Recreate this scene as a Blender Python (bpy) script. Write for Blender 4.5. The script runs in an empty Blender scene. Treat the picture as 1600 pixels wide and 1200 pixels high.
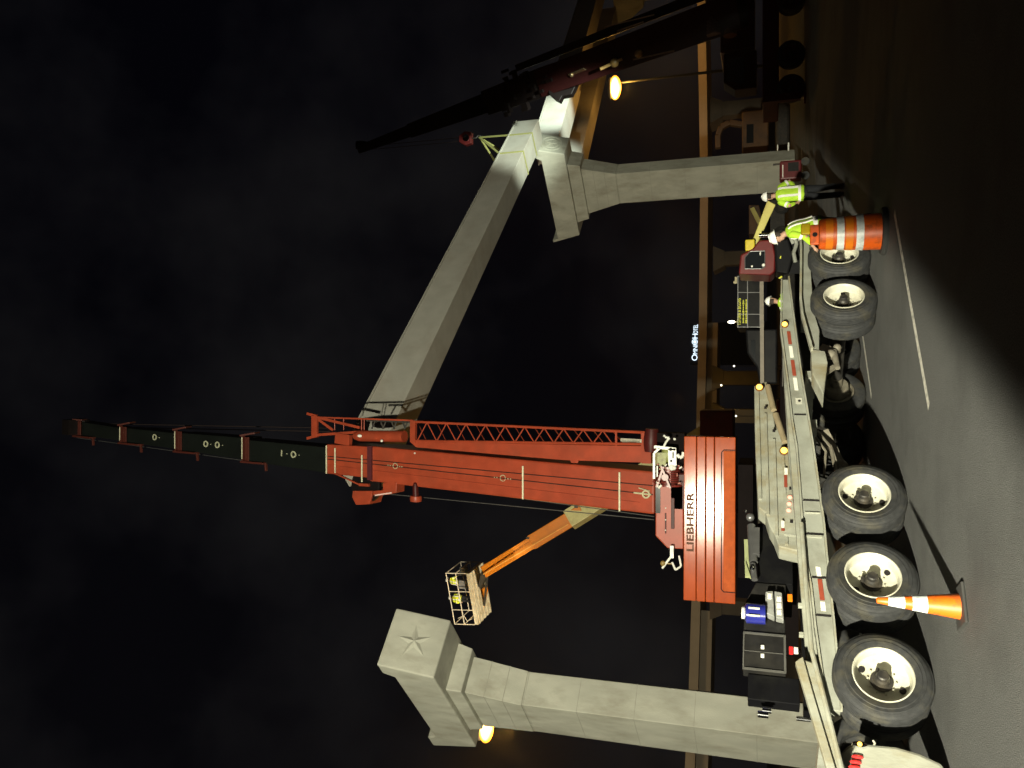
import bpy, bmesh, math, random
from mathutils import Vector as V, Matrix
random.seed(4)
PI = math.pi
sc = bpy.context.scene
COL = sc.collection

# ------------------------------------------------------------ camera (portrait photograph stored on its side)
H = 1.65; FP = 1244.0; PITCH = math.atan(397 / FP)
F = V((0, math.cos(PITCH), math.sin(PITCH))); U = V((0, -math.sin(PITCH), math.cos(PITCH))); R = V((1, 0, 0))
CAM = V((0, 0, H))
cd = bpy.data.cameras.new('camera'); cam = bpy.data.objects.new('camera', cd); COL.objects.link(cam)
cd.sensor_width = 36; cd.lens = 36 * FP / 1600; cd.clip_end = 3000; cd.clip_start = .05
m = Matrix.Identity(4)
for i in range(3):
    m[i][0] = -U[i]; m[i][1] = R[i]; m[i][2] = -F[i]; m[i][3] = CAM[i]
cam.matrix_world = m
sc.camera = cam
# ------------------------------------------------------------ night sky
w = bpy.data.worlds.new('World'); sc.world = w; w.use_nodes = True
nt = w.node_tree; bg = nt.nodes['Background']
tc = nt.nodes.new('ShaderNodeTexCoord'); no = nt.nodes.new('ShaderNodeTexNoise'); cr = nt.nodes.new('ShaderNodeValToRGB')
no.inputs['Scale'].default_value = 2.6; no.inputs['Detail'].default_value = 5; no.inputs['Roughness'].default_value = .55
cr.color_ramp.elements[0].position = .42; cr.color_ramp.elements[0].color = (.0009, .0009, .0019, 1)
cr.color_ramp.elements[1].position = .72; cr.color_ramp.elements[1].color = (.0085, .0082, .0088, 1)
nt.links.new(tc.outputs['Generated'], no.inputs['Vector']); nt.links.new(no.outputs['Fac'], cr.inputs['Fac'])
nt.links.new(cr.outputs['Color'], bg.inputs['Color']); bg.inputs['Strength'].default_value = 1.0
vs = sc.view_settings; vs.view_transform = 'Standard'; vs.look = 'None'; vs.exposure = 0; vs.gamma = 1

# ------------------------------------------------------------ work lights that light the site
def lamp(name, kind, loc, energy, color, aim=None, size=.3, angle=None, blend=.1):
    d = bpy.data.lights.new(name, kind); o = bpy.data.objects.new(name, d); COL.objects.link(o)
    d.energy = energy; d.color = color; d.shadow_soft_size = size; o.location = loc
    if aim is not None: o.rotation_euler = (V(aim) - V(loc)).to_track_quat('-Z', 'Y').to_euler()
    if angle: d.spot_size = angle; d.spot_blend = blend
    return o
FL = V((-5.6, -10.0, 5.3))
# edge of the beam passes through the directions EA and EB; the axis lies TH to the left of that edge
EA = V((.364, 1, -.25)).normalized(); EB = V((.392, 1, .2)).normalized()
TH = math.radians(70)
nrm = EA.cross(EB).normalized()
mid = (EA + EB).normalized()
if nrm.x > 0: nrm = -nrm
axis = (mid * math.cos(TH) + nrm * math.sin(TH)).normalized()
lamp('site_floodlight', 'SPOT', FL, 66000, (1.0, .955, .74), FL + axis * 10, .22, 2 * TH, .05)
lamp('basket_floodlight', 'SPOT', (-20, 29, 1.5), 32000, (1.0, .9, .66), (-12.4, 44, 17.2), .25, math.radians(24), .6)
lamp('girder_floodlight', 'SPOT', (29, 38, 3.5), 85000, (.8, 1.0, .92), (17.6, 54.4, 16.4), .3, math.radians(17), .9)
lamp('girder_floodlight', 'SPOT', (13.5, 30, 2.2), 50000, (.9, 1.0, .84), (14.6, 47.6, 16.6), .3, math.radians(19), 1.0)  # added spot, set left of the real source to clear the boom's shadow

# ------------------------------------------------------------ placing helpers
def at(px, py, y):                      # point of the plane Y = y seen there
    r = F + R * ((600 - py) / FP) + U * ((800 - px) / FP); return CAM + r * (y / r.y)
def onpl(px, py, P, n):
    r = F + R * ((600 - py) / FP) + U * ((800 - px) / FP); n = V(n); return CAM + r * ((V(P) - CAM).dot(n) / r.dot(n))
def gnd(px, py, z=0): return onpl(px, py, (0, 0, z), (0, 0, 1))
E1 = V((1, 1, 0)).normalized(); E2 = V((1, -1, 0)).normalized(); Z = V((0, 0, 1))
P0 = V((-3.02, 9.06, 0))
def T(s, t, z): return P0 + E1 * s - E2 * t + Z * z          # trailer frame: along, inward, up
def TP(px, py, t): return onpl(px, py, P0 - E2 * t, E2)

# ------------------------------------------------------------ materials
MATS = {}
def mat(name, col, rough=.6, metal=0, var=.15, scale=6, bump=0, bscale=40, dirt=None, dscale=1.2, coat=0, emit=0, stretch=(1, 1, 1), spec=.5):
    if name in MATS: return MATS[name]
    M = bpy.data.materials.new(name); M.use_nodes = True; n = M.node_tree; b = n.nodes['Principled BSDF']; L = n.links
    b.inputs['Specular IOR Level'].default_value = spec; b.inputs['Roughness'].default_value = rough; b.inputs['Metallic'].default_value = metal
    if coat: b.inputs['Coat Weight'].default_value = coat; b.inputs['Coat Roughness'].default_value = .15
    t = n.nodes.new('ShaderNodeTexCoord'); mp = n.nodes.new('ShaderNodeMapping'); mp.inputs['Scale'].default_value = stretch
    L.new(t.outputs['Object'], mp.inputs['Vector'])
    nz = n.nodes.new('ShaderNodeTexNoise'); nz.inputs['Scale'].default_value = scale; nz.inputs['Detail'].default_value = 6
    L.new(mp.outputs['Vector'], nz.inputs['Vector'])
    r = n.nodes.new('ShaderNodeValToRGB'); e = r.color_ramp.elements
    e[0].position = .3; e[1].position = .7
    e[0].color = tuple(max(0, c * (1 - var)) for c in col) + (1,); e[1].color = tuple(min(1, c * (1 + var)) for c in col) + (1,)
    L.new(nz.outputs['Fac'], r.inputs['Fac']); out = r.outputs['Color']
    if dirt:
        n2 = n.nodes.new('ShaderNodeTexNoise'); n2.inputs['Scale'].default_value = dscale; n2.inputs['Detail'].default_value = 8; n2.inputs['Roughness'].default_value = .65
        L.new(mp.outputs['Vector'], n2.inputs['Vector'])
        r2 = n.nodes.new('ShaderNodeValToRGB'); r2.color_ramp.elements[0].position = .48; r2.color_ramp.elements[1].position = .68
        L.new(n2.outputs['Fac'], r2.inputs['Fac'])
        mx = n.nodes.new('ShaderNodeMix'); mx.data_type = 'RGBA'; mx.inputs[7].default_value = tuple(dirt) + (1,)
        L.new(r2.outputs['Color'], mx.inputs[0]); L.new(out, mx.inputs[6]); out = mx.outputs[2]
    L.new(out, b.inputs['Base Color'])
    if bump:
        n3 = n.nodes.new('ShaderNodeTexNoise'); n3.inputs['Scale'].default_value = bscale; n3.inputs['Detail'].default_value = 4
        L.new(mp.outputs['Vector'], n3.inputs['Vector'])
        bp = n.nodes.new('ShaderNodeBump'); bp.inputs['Strength'].default_value = bump; bp.inputs['Distance'].default_value = .02
        L.new(n3.outputs['Fac'], bp.inputs['Height']); L.new(bp.outputs['Normal'], b.inputs['Normal'])
    if emit:
        b.inputs['Emission Color'].default_value = tuple(col) + (1,); b.inputs['Emission Strength'].default_value = emit
    MATS[name] = M; return M
asphalt = mat('asphalt', (.104, .105, .102), .85, var=.5, scale=70, bump=1.0, bscale=120, dirt=(.066, .067, .065), dscale=.55)
dirt_m = mat('dry_verge', (.075, .062, .035), .95, var=.4, scale=30, bump=1, bscale=30, dirt=(.04, .045, .02), dscale=.6)
concrete = mat('concrete', (.42, .42, .35), .8, var=.14, scale=1.4, bump=.35, bscale=40, dirt=(.31, .30, .24), dscale=1.1, stretch=(1, 1, .45))
steel_gird = mat('weathered_girder', (.40, .39, .34), .65, var=.08, scale=1.2, dirt=(.33, .30, .25), dscale=.35)
girder_in = mat('girder_in_place', (.38, .34, .28), .7, var=.08, scale=1.2, dirt=(.26, .2, .15), dscale=.3)
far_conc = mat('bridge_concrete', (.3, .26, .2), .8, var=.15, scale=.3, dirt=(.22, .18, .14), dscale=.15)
white_line = mat('road_paint', (.68, .66, .58), .7, var=.2, scale=25, dirt=(.2, .195, .18), dscale=11)
grey_paint = mat('grey_steel_paint', (.27, .28, .24), .5, var=.10, scale=5, bump=.1, dirt=(.2, .2, .165), dscale=2.2)
cream_dirty = mat('weathered_cream_paint', (.30, .305, .25), .6, var=.2, scale=4, bump=.15, dirt=(.24, .205, .12), dscale=2.2, stretch=(1, 1, .5))
cream_rim = mat('cream_rim_paint', (.50, .49, .40), .45, var=.08, scale=9, dirt=(.38, .36, .27), dscale=4)
rubber = mat('tyre_rubber', (.03, .031, .032), .7, var=.25, scale=14, bump=.25, bscale=90, dirt=(.058, .053, .038), dscale=3.5, spec=.3)
dark_metal = mat('greasy_dark_metal', (.035, .033, .03), .5, metal=.3, var=.3, scale=12, dirt=(.07, .06, .045), dscale=5)
susp_metal = mat('dusty_suspension_steel', (.16, .145, .11), .7, var=.2, scale=10, dirt=(.12, .1, .07), dscale=4)
black_paint = mat('black_truck_paint', (.006, .006, .007), .45, var=.2, scale=3, dirt=(.012, .012, .011), dscale=2, spec=.08)
black_box = mat('dusty_black_box', (.016, .0155, .015), .5, var=.25, scale=6, dirt=(.03, .028, .024), dscale=2, spec=.15)
crane_red = mat('crane_red_paint', (.30, .046, .019), .42, var=.16, scale=2.2, dirt=(.25, .045, .02), dscale=1.3, spec=.3)
cw_red = mat('counterweight_red_paint', (.36, .060, .013), .145, var=.12, scale=1.5, bump=.02, bscale=6, dirt=(.30, .05, .018), dscale=1.6, stretch=(1, 1, 3), spec=.16)
crane_dkred = mat('dark_red_paint', (.06, .008, .007), .45, var=.15, scale=3, dirt=(.03, .007, .006), dscale=1.5, spec=.2)
gap_black = mat('joint_black', (.006, .004, .004), .9)
boom_grey = mat('dark_grey_boom_steel', (.006, .008, .0065), .5, var=.15, scale=2, dirt=(.004, .005, .0045), dscale=1, spec=.2)  # dark steel, darkened further for the floodlight's falloff up the boom
collar_red = mat('dimmed_collar_red_paint', (.065, .012, .007), .5, var=.1)  # crane red darkened: floodlight falloff up the boom put into the colour
boom_black = mat('black_boom_paint', (.006, .004, .004), .5, var=.2, scale=1.5, spec=.2)
boom_maroon = mat('maroon_boom_paint', (.02, .004, .004), .5, var=.2, scale=1.5, spec=.2)
chrome = mat('chrome', (.75, .76, .78), .12, metal=1, var=.05)
white_paint = mat('white_paint', (.75, .75, .68), .4, var=.06, dirt=(.5, .5, .42), dscale=6)
rope = mat('steel_rope', (.12, .12, .115), .5, metal=.6)
rope_dark = mat('greased_rope', (.03, .02, .018), .5, metal=.3)
orange_lift = mat('orange_lift_paint', (.62, .20, .012), .4, var=.06, scale=3, dirt=(.5, .16, .015), dscale=1.5)
cream_lift = mat('cream_lift_paint', (.62, .6, .3), .45, var=.08, dirt=(.5, .45, .22), dscale=2)
basket_m = mat('basket_timber_steel', (.58, .52, .38), .6, var=.12, scale=8, dirt=(.36, .27, .14), dscale=3)
cone_orange = mat('cone_orange', (.84, .15, .008), .45, var=.1, scale=8, dirt=(.42, .085, .02), dscale=9)
barrel_orange = mat('barrel_orange', (.68, .10, .006), .45, var=.1, scale=7, dirt=(.28, .06, .015), dscale=6)
barrel_light = mat('orange_sheeting', (.75, .2, .01), .4, var=.06, scale=7)
retro_white = mat('white_sheeting', (.74, .78, .78), .35, var=.06, scale=20, dirt=(.42, .45, .44), dscale=8)
hi_vis = mat('hi_vis_lime', (.38, .62, .03), .8, var=.08, scale=14, bump=.5, bscale=14)
hi_vis_y = mat('hi_vis_yellow', (.75, .8, .03), .8, var=.08, scale=14)
stripe_m = mat('silver_stripe', (.85, .84, .78), .5, var=.03)
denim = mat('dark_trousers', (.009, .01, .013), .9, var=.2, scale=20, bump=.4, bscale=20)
khaki = mat('grey_trousers', (.14, .13, .11), .9, var=.15, scale=20)
skin_m = mat('skin', (.42, .25, .17), .6, var=.05)
helmet_m = mat('white_helmet', (.8, .8, .76), .3, var=.02)
boot_m = mat('boot_leather', (.03, .02, .014), .7)
tape_red = mat('red_tape', (.27, .055, .03), .45, var=.08, scale=20)
tape_white = mat('white_tape', (.78, .77, .68), .45, var=.05, scale=20)
glass_dark = mat('dark_glass', (.01, .012, .014), .08, var=.1, coat=.5)
blue_paint = mat('blue_enamel', (.02, .025, .22), .2, var=.1, coat=.6)
yellow_text = mat('yellow_lettering', (.55, .55, .03), .6, var=.1, scale=20)
letter_grey = mat('dark_grey_lettering', (.085, .06, .045), .9, var=.15, scale=20)
yellow_arm = mat('faded_yellow_paint', (.5, .45, .12), .55, var=.12, scale=4, dirt=(.35, .28, .08), dscale=2)
red_lens = mat('red_lens', (.6, .03, .03), .2, coat=.5)
amber_glow = mat('amber_lamp_glow', (1.0, .55, .08), .3, emit=3.2, var=0)
white_glow = mat('white_lamp_glow', (1.0, .93, .75), .3, emit=6, var=0)
sodium_glow = mat('sodium_lamp_glow', (1.0, .50, .07), .3, emit=34, var=0)
_n = sodium_glow.node_tree; _lw = _n.nodes.new('ShaderNodeLayerWeight'); _lw.inputs['Blend'].default_value = .5
_cr = _n.nodes.new('ShaderNodeValToRGB'); _e = _cr.color_ramp.elements          # lamp glow painted into the emission: hot in the middle, amber at the rim
_e[0].position = .15; _e[0].color = (1, .62, .2, 1); _e[1].position = .95; _e[1].color = (.05, .014, .0005, 1); _x = _e.new(.5); _x.color = (.3, .12, .008, 1)
_n.links.new(_lw.outputs['Facing'], _cr.inputs['Fac']); _n.links.new(_cr.outputs['Color'], _n.nodes['Principled BSDF'].inputs['Emission Color'])
_n.nodes['Principled BSDF'].inputs['Emission Strength'].default_value = 9
red_glow = mat('lit_red_lens', (1.0, .35, .25), .3, emit=1.3, var=0)
sign_glow = mat('sign_glow', (.75, .9, 1.0), .3, emit=2.0, var=0)
flood_glow = mat('flood_lens_glow', (1.0, 1.0, .9), .3, emit=4, var=0)
dark_wall = mat('hotel_facade', (.03, .03, .034), .8, spec=.1)
excav = mat('worn_orange_machine_paint', (.09, .04, .01), .6, var=.3, scale=2, dirt=(.03, .015, .008), dscale=1)
retro_dim = mat('polished_machined_steel', (.8, .79, .7), .35, var=.05)

# ------------------------------------------------------------ mesh builder
SUB = []
SPLIT = {'axle', 'outrigger', 'formwork_joint', 'weld_seam', 'cross_member', 'reflective_plate', 'bolt', 'slot', 'roller', 'strake', 'plate_joint', 'weld_rib',
         'pipe_clip', 'floor_rib', 'boot', 'wheel', 'exhaust_pipe', 'hydraulic_fitting', 'cover_rib', 'grease_cap', 'air_hose', 'hazard_sticker', 'hydraulic_hose', 'glint_pin',
         'section_marking', 'hoist_rope', 'tank_fitting', 'cab_lamp', 'white_engine_cover', 'bracket_hole', 'lifting_sling_leg', 'round_emblem_relief_', 'boom_hose_reel_'}
class MB:
    def __init__(s): s.b = bmesh.new()
    def box(s, c, sz, ax=None):
        ax = ax or (V((1, 0, 0)), V((0, 1, 0)), Z); c = V(c); vs_ = []
        for i in (-1, 1):
            for j in (-1, 1):
                for k in (-1, 1): vs_.append(s.b.verts.new(c + ax[0] * (i * sz[0] / 2) + ax[1] * (j * sz[1] / 2) + ax[2] * (k * sz[2] / 2)))
        for f in ((0, 1, 3, 2), (4, 6, 7, 5), (0, 4, 5, 1), (2, 3, 7, 6), (0, 2, 6, 4), (1, 5, 7, 3)): s.b.faces.new([vs_[i] for i in f])
        return s
    def bar(s, p, q, wd, dp, side=None):          # rectangular bar from p to q
        p = V(p); q = V(q); d = (q - p); L = d.length; d.normalize()
        side = V(side) if side is not None else (Z if abs(d.z) < .9 else V((1, 0, 0)))
        a = (side - d * side.dot(d)).normalized(); b = d.cross(a)
        return s.box((p + q) / 2, (L, wd, dp), (d, a, b))
    def hexa(s, A, B):                             # loft between two quads
        a = [s.b.verts.new(V(p)) for p in A]; b = [s.b.verts.new(V(p)) for p in B]; n = len(a)
        s.b.faces.new(a[::-1]); s.b.faces.new(b)
        for i in range(n): s.b.faces.new((a[i], a[(i + 1) % n], b[(i + 1) % n], b[i]))
        return s
    def prism(s, pts, ex):
        ex = V(ex); return s.hexa(pts, [V(p) + ex for p in pts])
    def tube(s, p, q, r, r2=None, n=10):
        p = V(p); q = V(q); r2 = r if r2 is None else r2; d = (q - p).normalized()
        a = d.orthogonal().normalized(); b = d.cross(a)
        A = [p + (a * math.cos(t) + b * math.sin(t)) * r for t in [2 * PI * i / n for i in range(n)]]
        B = [q + (a * math.cos(t) + b * math.sin(t)) * r2 for t in [2 * PI * i / n for i in range(n)]]
        return s.hexa(A, B)
    def path(s, pts, r, n=8):
        for a, b in zip(pts[:-1], pts[1:]): s.tube(a, b, r, None, n)
        return s
    def lathe(s, o, ax, prof, n=48, close=False):
        o = V(o); ax = V(ax).normalized(); a = ax.orthogonal().normalized(); b = ax.cross(a); rings = []
        for r, h in prof:
            if r < 1e-5: rings.append([s.b.verts.new(o + ax * h)]); continue
            rings.append([s.b.verts.new(o + ax * h + (a * math.cos(2 * PI * i / n) + b * math.sin(2 * PI * i / n)) * r) for i in range(n)])
        pr = list(zip(rings[:-1], rings[1:]))
        if close: pr.append((rings[-1], rings[0]))
        for A, B in pr:
            for i in range(n):
                j = (i + 1) % n
                if len(A) == 1 and len(B) == 1: continue
                if len(A) == 1: s.b.faces.new((A[0], B[i], B[j]))
                elif len(B) == 1: s.b.faces.new((A[i], B[0], A[j]))
                else: s.b.faces.new((A[i], B[i], B[j], A[j]))
        return s
    def loft(s, rings, n=14):                      # rings: (centre, vecA, vecB)
        R_ = []
        for c, a, b in rings: R_.append([s.b.verts.new(V(c) + V(a) * math.cos(2 * PI * i / n) + V(b) * math.sin(2 * PI * i / n)) for i in range(n)])
        s.b.faces.new(R_[0][::-1]); s.b.faces.new(R_[-1])
        for A, B in zip(R_[:-1], R_[1:]):
            for i in range(n): s.b.faces.new((A[i], A[(i + 1) % n], B[(i + 1) % n], B[i]))
        return s
    def ball(s, c, r, sx=1, sy=1, sz=1, n=14):
        g = bmesh.ops.create_uvsphere(s.b, u_segments=n, v_segments=max(6, n // 2 + 2), radius=r)
        for v in g['verts']: v.co = V((v.co.x * sx, v.co.y * sy, v.co.z * sz)) + V(c)
        return s
    def build(s, name, material, parent=None, bevel=0, smooth=False, **tags):
        bmesh.ops.recalc_face_normals(s.b, faces=s.b.faces)
        if name in SPLIT:
            seen = set(); comps = []
            for v0 in s.b.verts:
                if v0 in seen: continue
                st_ = [v0]; seen.add(v0); cp = []
                while st_:
                    v = st_.pop(); cp.append(v)
                    for e in v.link_edges:
                        o2 = e.other_vert(v)
                        if o2 not in seen: seen.add(o2); st_.append(o2)
                comps.append(cp)
            if len(comps) > 1:
                for cp in comps[1:]:
                    nb = MB(); mp_ = {v: nb.b.verts.new(v.co) for v in cp}
                    for f in {f for v in cp for f in v.link_faces}: nb.b.faces.new([mp_[v] for v in f.verts])
                    SUB.append(1); nb.build1(name, material, parent, bevel, smooth, **tags)
                bmesh.ops.delete(s.b, geom=[v for cp in comps[1:] for v in cp], context='VERTS')
        return s.build1(name, material, parent, bevel, smooth, **tags)
    def build1(s, name, material, parent=None, bevel=0, smooth=False, **tags):
        bmesh.ops.recalc_face_normals(s.b, faces=s.b.faces)
        me = bpy.data.meshes.new(name)
        if smooth:
            for f in s.b.faces: f.smooth = True
        s.b.to_mesh(me); s.b.free(); me.materials.append(material)
        o = bpy.data.objects.new(name, me); COL.objects.link(o)
        if parent is not None:
            me.transform(WM(parent).inverted()); o.parent = parent
        else:
            c = sum((v.co for v in me.vertices), V()) / len(me.vertices)
            zmin = min(v.co.z for v in me.vertices); c.z = zmin
            me.transform(Matrix.Translation(-c)); o.location = c
        if bevel:
            bv = o.modifiers.new('bevel', 'BEVEL'); bv.width = bevel; bv.segments = 2; bv.limit_method = 'ANGLE'; bv.angle_limit = math.radians(40)
        if smooth:
            me.set_sharp_from_angle(angle=math.radians(38))
        tag(o, **tags); return o
def WM(o):
    M = Matrix.Translation(o.location) @ o.rotation_euler.to_matrix().to_4x4()
    return (WM(o.parent) @ M) if o.parent else M
def tag(o, label=None, cat=None, group=None, kind=None):
    if label: o['label'] = label
    if cat: o['category'] = cat
    if group: o['group'] = group
    if kind: o['kind'] = kind
    return o
def thing(name, loc, label, cat, group=None):
    o = bpy.data.objects.new(name, None); COL.objects.link(o); o.location = V(loc); o.empty_display_size = .3
    return tag(o, label, cat, group)
def copy_tree(o, parent=None):
    c = o.copy(); COL.objects.link(c)
    if parent is not None: c.parent = parent
    for ch in list(KIDS(o)): copy_tree(ch, c)
    return c
def KIDS(o): return [x for x in COL.objects if x.parent == o]
def text(name, body, size, material, parent, origin, xdir, ydir, ext=.004, font_bold=False, fit=None):
    cu = bpy.data.curves.new(name, 'FONT'); cu.body = body; cu.size = size; cu.extrude = ext
    cu.align_x = 'LEFT'
    if font_bold: cu.offset = size * .018 * float(font_bold)
    ob = bpy.data.objects.new('tmp_text', cu); COL.objects.link(ob)
    dg = bpy.context.evaluated_depsgraph_get(); me = bpy.data.meshes.new_from_object(ob.evaluated_get(dg))
    COL.objects.unlink(ob); bpy.data.objects.remove(ob)
    xs = [v.co.x for v in me.vertices]; k = 1.0
    if fit: k = fit / (max(xs) - min(xs))
    x = V(xdir).normalized(); y = V(ydir).normalized(); z = x.cross(y); o3 = V(origin); x0 = min(xs)
    for v in me.vertices: v.co = o3 + x * ((v.co.x - x0) * k) + y * v.co.y + z * v.co.z
    me.materials.clear(); me.materials.append(material)
    if parent is not None: me.transform(WM(parent).inverted())
    o = bpy.data.objects.new(name, me); COL.objects.link(o)
    if parent is not None: o.parent = parent
    return o

# ============================================================ GROUND AND ROAD
def sheet(name, pts, z, material, kind='structure', thick=.004):
    b = MB(); vs_ = [b.b.verts.new((p[0], p[1], z)) for p in pts]; b.b.faces.new(vs_)
    o = b.build(name, material); o['kind'] = kind; return o
sheet('ground', [(-900, -60), (900, -60), (900, 1500), (-900, 1500)], -.012, dirt_m)
def RQ(s0, s1, t0, t1): return [T(s, t, 0) for s, t in ((s0, t0), (s1, t0), (s1, t1), (s0, t1))]
sheet('road', RQ(-45, 120, -22, 7.5), 0, asphalt)
def stripe(a, b, wd, z=.004):
    a = V(a); b = V(b); d = (b - a).normalized(); n = V((-d.y, d.x, 0)) * wd / 2
    return [a + n, a - n, b - n, b + n]
la = gnd(1398, 332); lb = gnd(1452, 636)
sheet('lane_marking', stripe(la, lb, .11), .004, white_line)
ea = gnd(1362, 620); eb = gnd(1342, 480)
d_ = (ea - eb).normalized()
sheet('edge_line', stripe(ea, ea - d_ * 4.5, .11), .004, white_line)
sheet('edge_line', stripe(gnd(1252.5, 232), gnd(1255, 278), .16), .004, white_line)

# ============================================================ BRIDGE PIERS
C1 = V((-11.35, 27.3, 0)); C2 = V((13.1, 51.8, 0))
def pier(C, zs, zf, zb, zc, zt, capn, capf, label, ear, ff=1.68, fb=(2.0, 2.2)):
    t = thing('bridge_pier', C, label, 'bridge pier', 'concrete hammerhead piers')
    P = lambda u, v, z: C + E1 * u + E2 * v + Z * z
    b = MB(); b.box(P(0, 0, zs / 2), (1.2, 2.2, zs), (E1, E2, Z))
    o = b.build('shaft', concrete, t, bevel=.03)
    g = MB()
    for z in [zs - .06] + [zs * k / 5 for k in range(1, 5)]:
        g.box(P(0, 0, z), (1.215, 2.215, .018), (E1, E2, Z))
    g.build('formwork_joint', mat('joint_grey', (.315, .31, .26), .85), o)
    ring = lambda hu, hv, z, fv=None: [P(-hu, -(fv or hv), z), P(hu, -(fv or hv), z), P(hu, hv, z), P(-hu, hv, z)]
    b = MB(); b.hexa(ring(.62, 1.1, zs), ring(.66, 1.68, zf, ff)); o = b.build('flared_capital', concrete, t, bevel=.02)
    g = MB()
    for k in (.33, .66):
        g.hexa(ring(.628 + .04 * k, 1.108 + .58 * k, zs + (zf - zs) * k - .01, 1.108 + (ff - 1.1) * k), ring(.628 + .04 * k, 1.11 + .58 * k + .004, zs + (zf - zs) * k + .01, 1.114 + (ff - 1.1) * k))
    g.build('formwork_joint', MATS['joint_grey'], o)
    b = MB(); b.hexa(ring(.80, 2.0, zf + .003, fb[0]), ring(.86, 2.2, zb, fb[1])); b.build('step_block', concrete, t, bevel=.03)
    # cap: bottom shorter than the top, raised ends
    zm = zt - .38; hu = 1.05
    prof = [(capf + .5, zb + .003), (capn - .5, zb + .003), (capn, zt), (capn - .62, zt), (capn - .85, zm), (capf + (1.0 if ear else .3), zm), (capf + (.78 if ear else .22), zt), (capf, zt)]
    b = MB(); b.prism([P(-hu, v, z) for v, z in prof], E1 * 2 * hu); cap = b.build('cap', concrete, t, bevel=.05)
    return t, cap, P
p1, cap1, PP1 = pier(C1, 9.65, 11.55, 12.05, 12.1, 13.95, 3.95, -2.75, 'concrete hammerhead pier with a carved star on its cap end, left of the red crane', True, 1.12, (1.06, 1.1))
p2, cap2, PP2 = pier(C2, 10.85, 13.0, 13.8, 13.85, 15.75, 3.55, -3.6, 'far concrete hammerhead pier with a round emblem on its cap end, behind the two workers', False)
# star relief on the near cap end: the end face leans outward towards the top
def end_frame(P, capn, zb, zt):
    lo = P(0, capn - .5, zb); hi = P(0, capn, zt); up = (hi - lo).normalized(); out = E1.cross(up)
    if out.dot(E2) < 0: out = -out
    return (lo + hi) / 2, up, out
c, up, out = end_frame(PP1, 3.95, 12.05, 13.95)
b = MB(); ctr = b.b.verts.new(c + out * .10)
rim = []
for k in range(10):
    a = PI / 2 + k * PI / 5 + .12; r = .62 if k % 2 == 0 else .2
    rim.append(b.b.verts.new(c + out * .006 + E1 * (-math.cos(a) * r) + up * (math.sin(a) * r)))
for k in range(10): b.b.faces.new((rim[k], rim[(k + 1) % 10], ctr))
b.build('star_relief', concrete, cap1)
c, up, out = end_frame(PP2, 3.55, 13.8, 15.75)
for r, r2 in ((.80, .035), (.52, .03)):
    b = MB()
    pts = [c + out * .01 + E1 * (math.cos(a) * r * 1.0) + up * (math.sin(a) * r * .86) for a in [2 * PI * i / 40 for i in range(41)]]
    b.path(pts, r2, 6); b.build('ring_relief', concrete, cap2)
b = MB()
for i in range(5):
    a = 2 * PI * i / 5; b.tube(c + out * .01, c + out * .01 + E1 * math.cos(a) * .42 + up * math.sin(a) * .38, .05, .015, 6)
b.build('emblem_relief', concrete, cap2)
b = MB(); b.ball(PP1(-.6, 1.55, 13.62), .1); b.tube(PP1(-.6, 1.55, 13.5), PP1(-.6, 1.55, 13.62), .05); b.build('lifting_lug', concrete, cap1)

# ============================================================ GIRDERS
def girder(name, A0, A1, offn, offf, z0, z1, h0, h1, material, label, cat, base=C2, group=None, flange=.08):
    # A0..A1 along E1; near face at offn, far face at offf (along E2); bottom z0->z1
    t = thing(name, base + E1 * A0 + E2 * offn + Z * z0, label, cat, group)
    P = lambda a, v, z: base + E1 * a + E2 * v + Z * z
    b = MB(); b.hexa([P(A0, offn, z0), P(A0, offf, z0), P(A0, offf, z0 + h0), P(A0, offn, z0 + h0)],
                     [P(A1, offn, z1), P(A1, offf, z1), P(A1, offf, z1 + h1), P(A1, offn, z1 + h1)])
    g = b.build('box_section', material, t, bevel=.02)
    if flange:
        b = MB(); e = .07
        b.hexa([P(A0, offn + e, z0 + h0 + .003), P(A0, offf - e, z0 + h0 + .003), P(A0, offf - e, z0 + h0 + flange), P(A0, offn + e, z0 + h0 + flange)],
               [P(A1, offn + e, z1 + h1 + .003), P(A1, offf - e, z1 + h1 + .003), P(A1, offf - e, z1 + h1 + flange), P(A1, offn + e, z1 + h1 + flange)])
        b.build('top_flange', material, t)
    return t, P, g
lg, GP, gbox = girder('bridge_girder', -28.0, .1, 5.0, 3.5, 16.46, 15.32, 1.68, 1.42, steel_gird,
    'long pale box girder hanging in the air between the red crane and the far pier', 'girder', flange=.07)
b = MB(); b.hexa([GP(.1, 5.0, 16.7), GP(.1, 3.5, 16.7), GP(.1, 3.5, 16.98), GP(.1, 5.0, 16.98)], [GP(-.25, 5.0, 16.78), GP(-.25, 3.5, 16.78), GP(-.25, 3.5, 17.0), GP(-.25, 5.0, 17.0)])
b.build('end_stop', steel_gird, lg)
girder('bridge_girder', 1.08, 34.0, 3.1, 1.3, 14.55, 15.9, 1.65, 1.55, girder_in, 'near box girder already set on the far pier, its side lit bright white', 'girder', group=None)
girder('bridge_girder', 1.08, 34.0, -.9, -2.6, 14.3, 15.5, 1.6, 1.5, girder_in, 'brown lit box girder set on the far pier behind the bright white one', 'girder')
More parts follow.
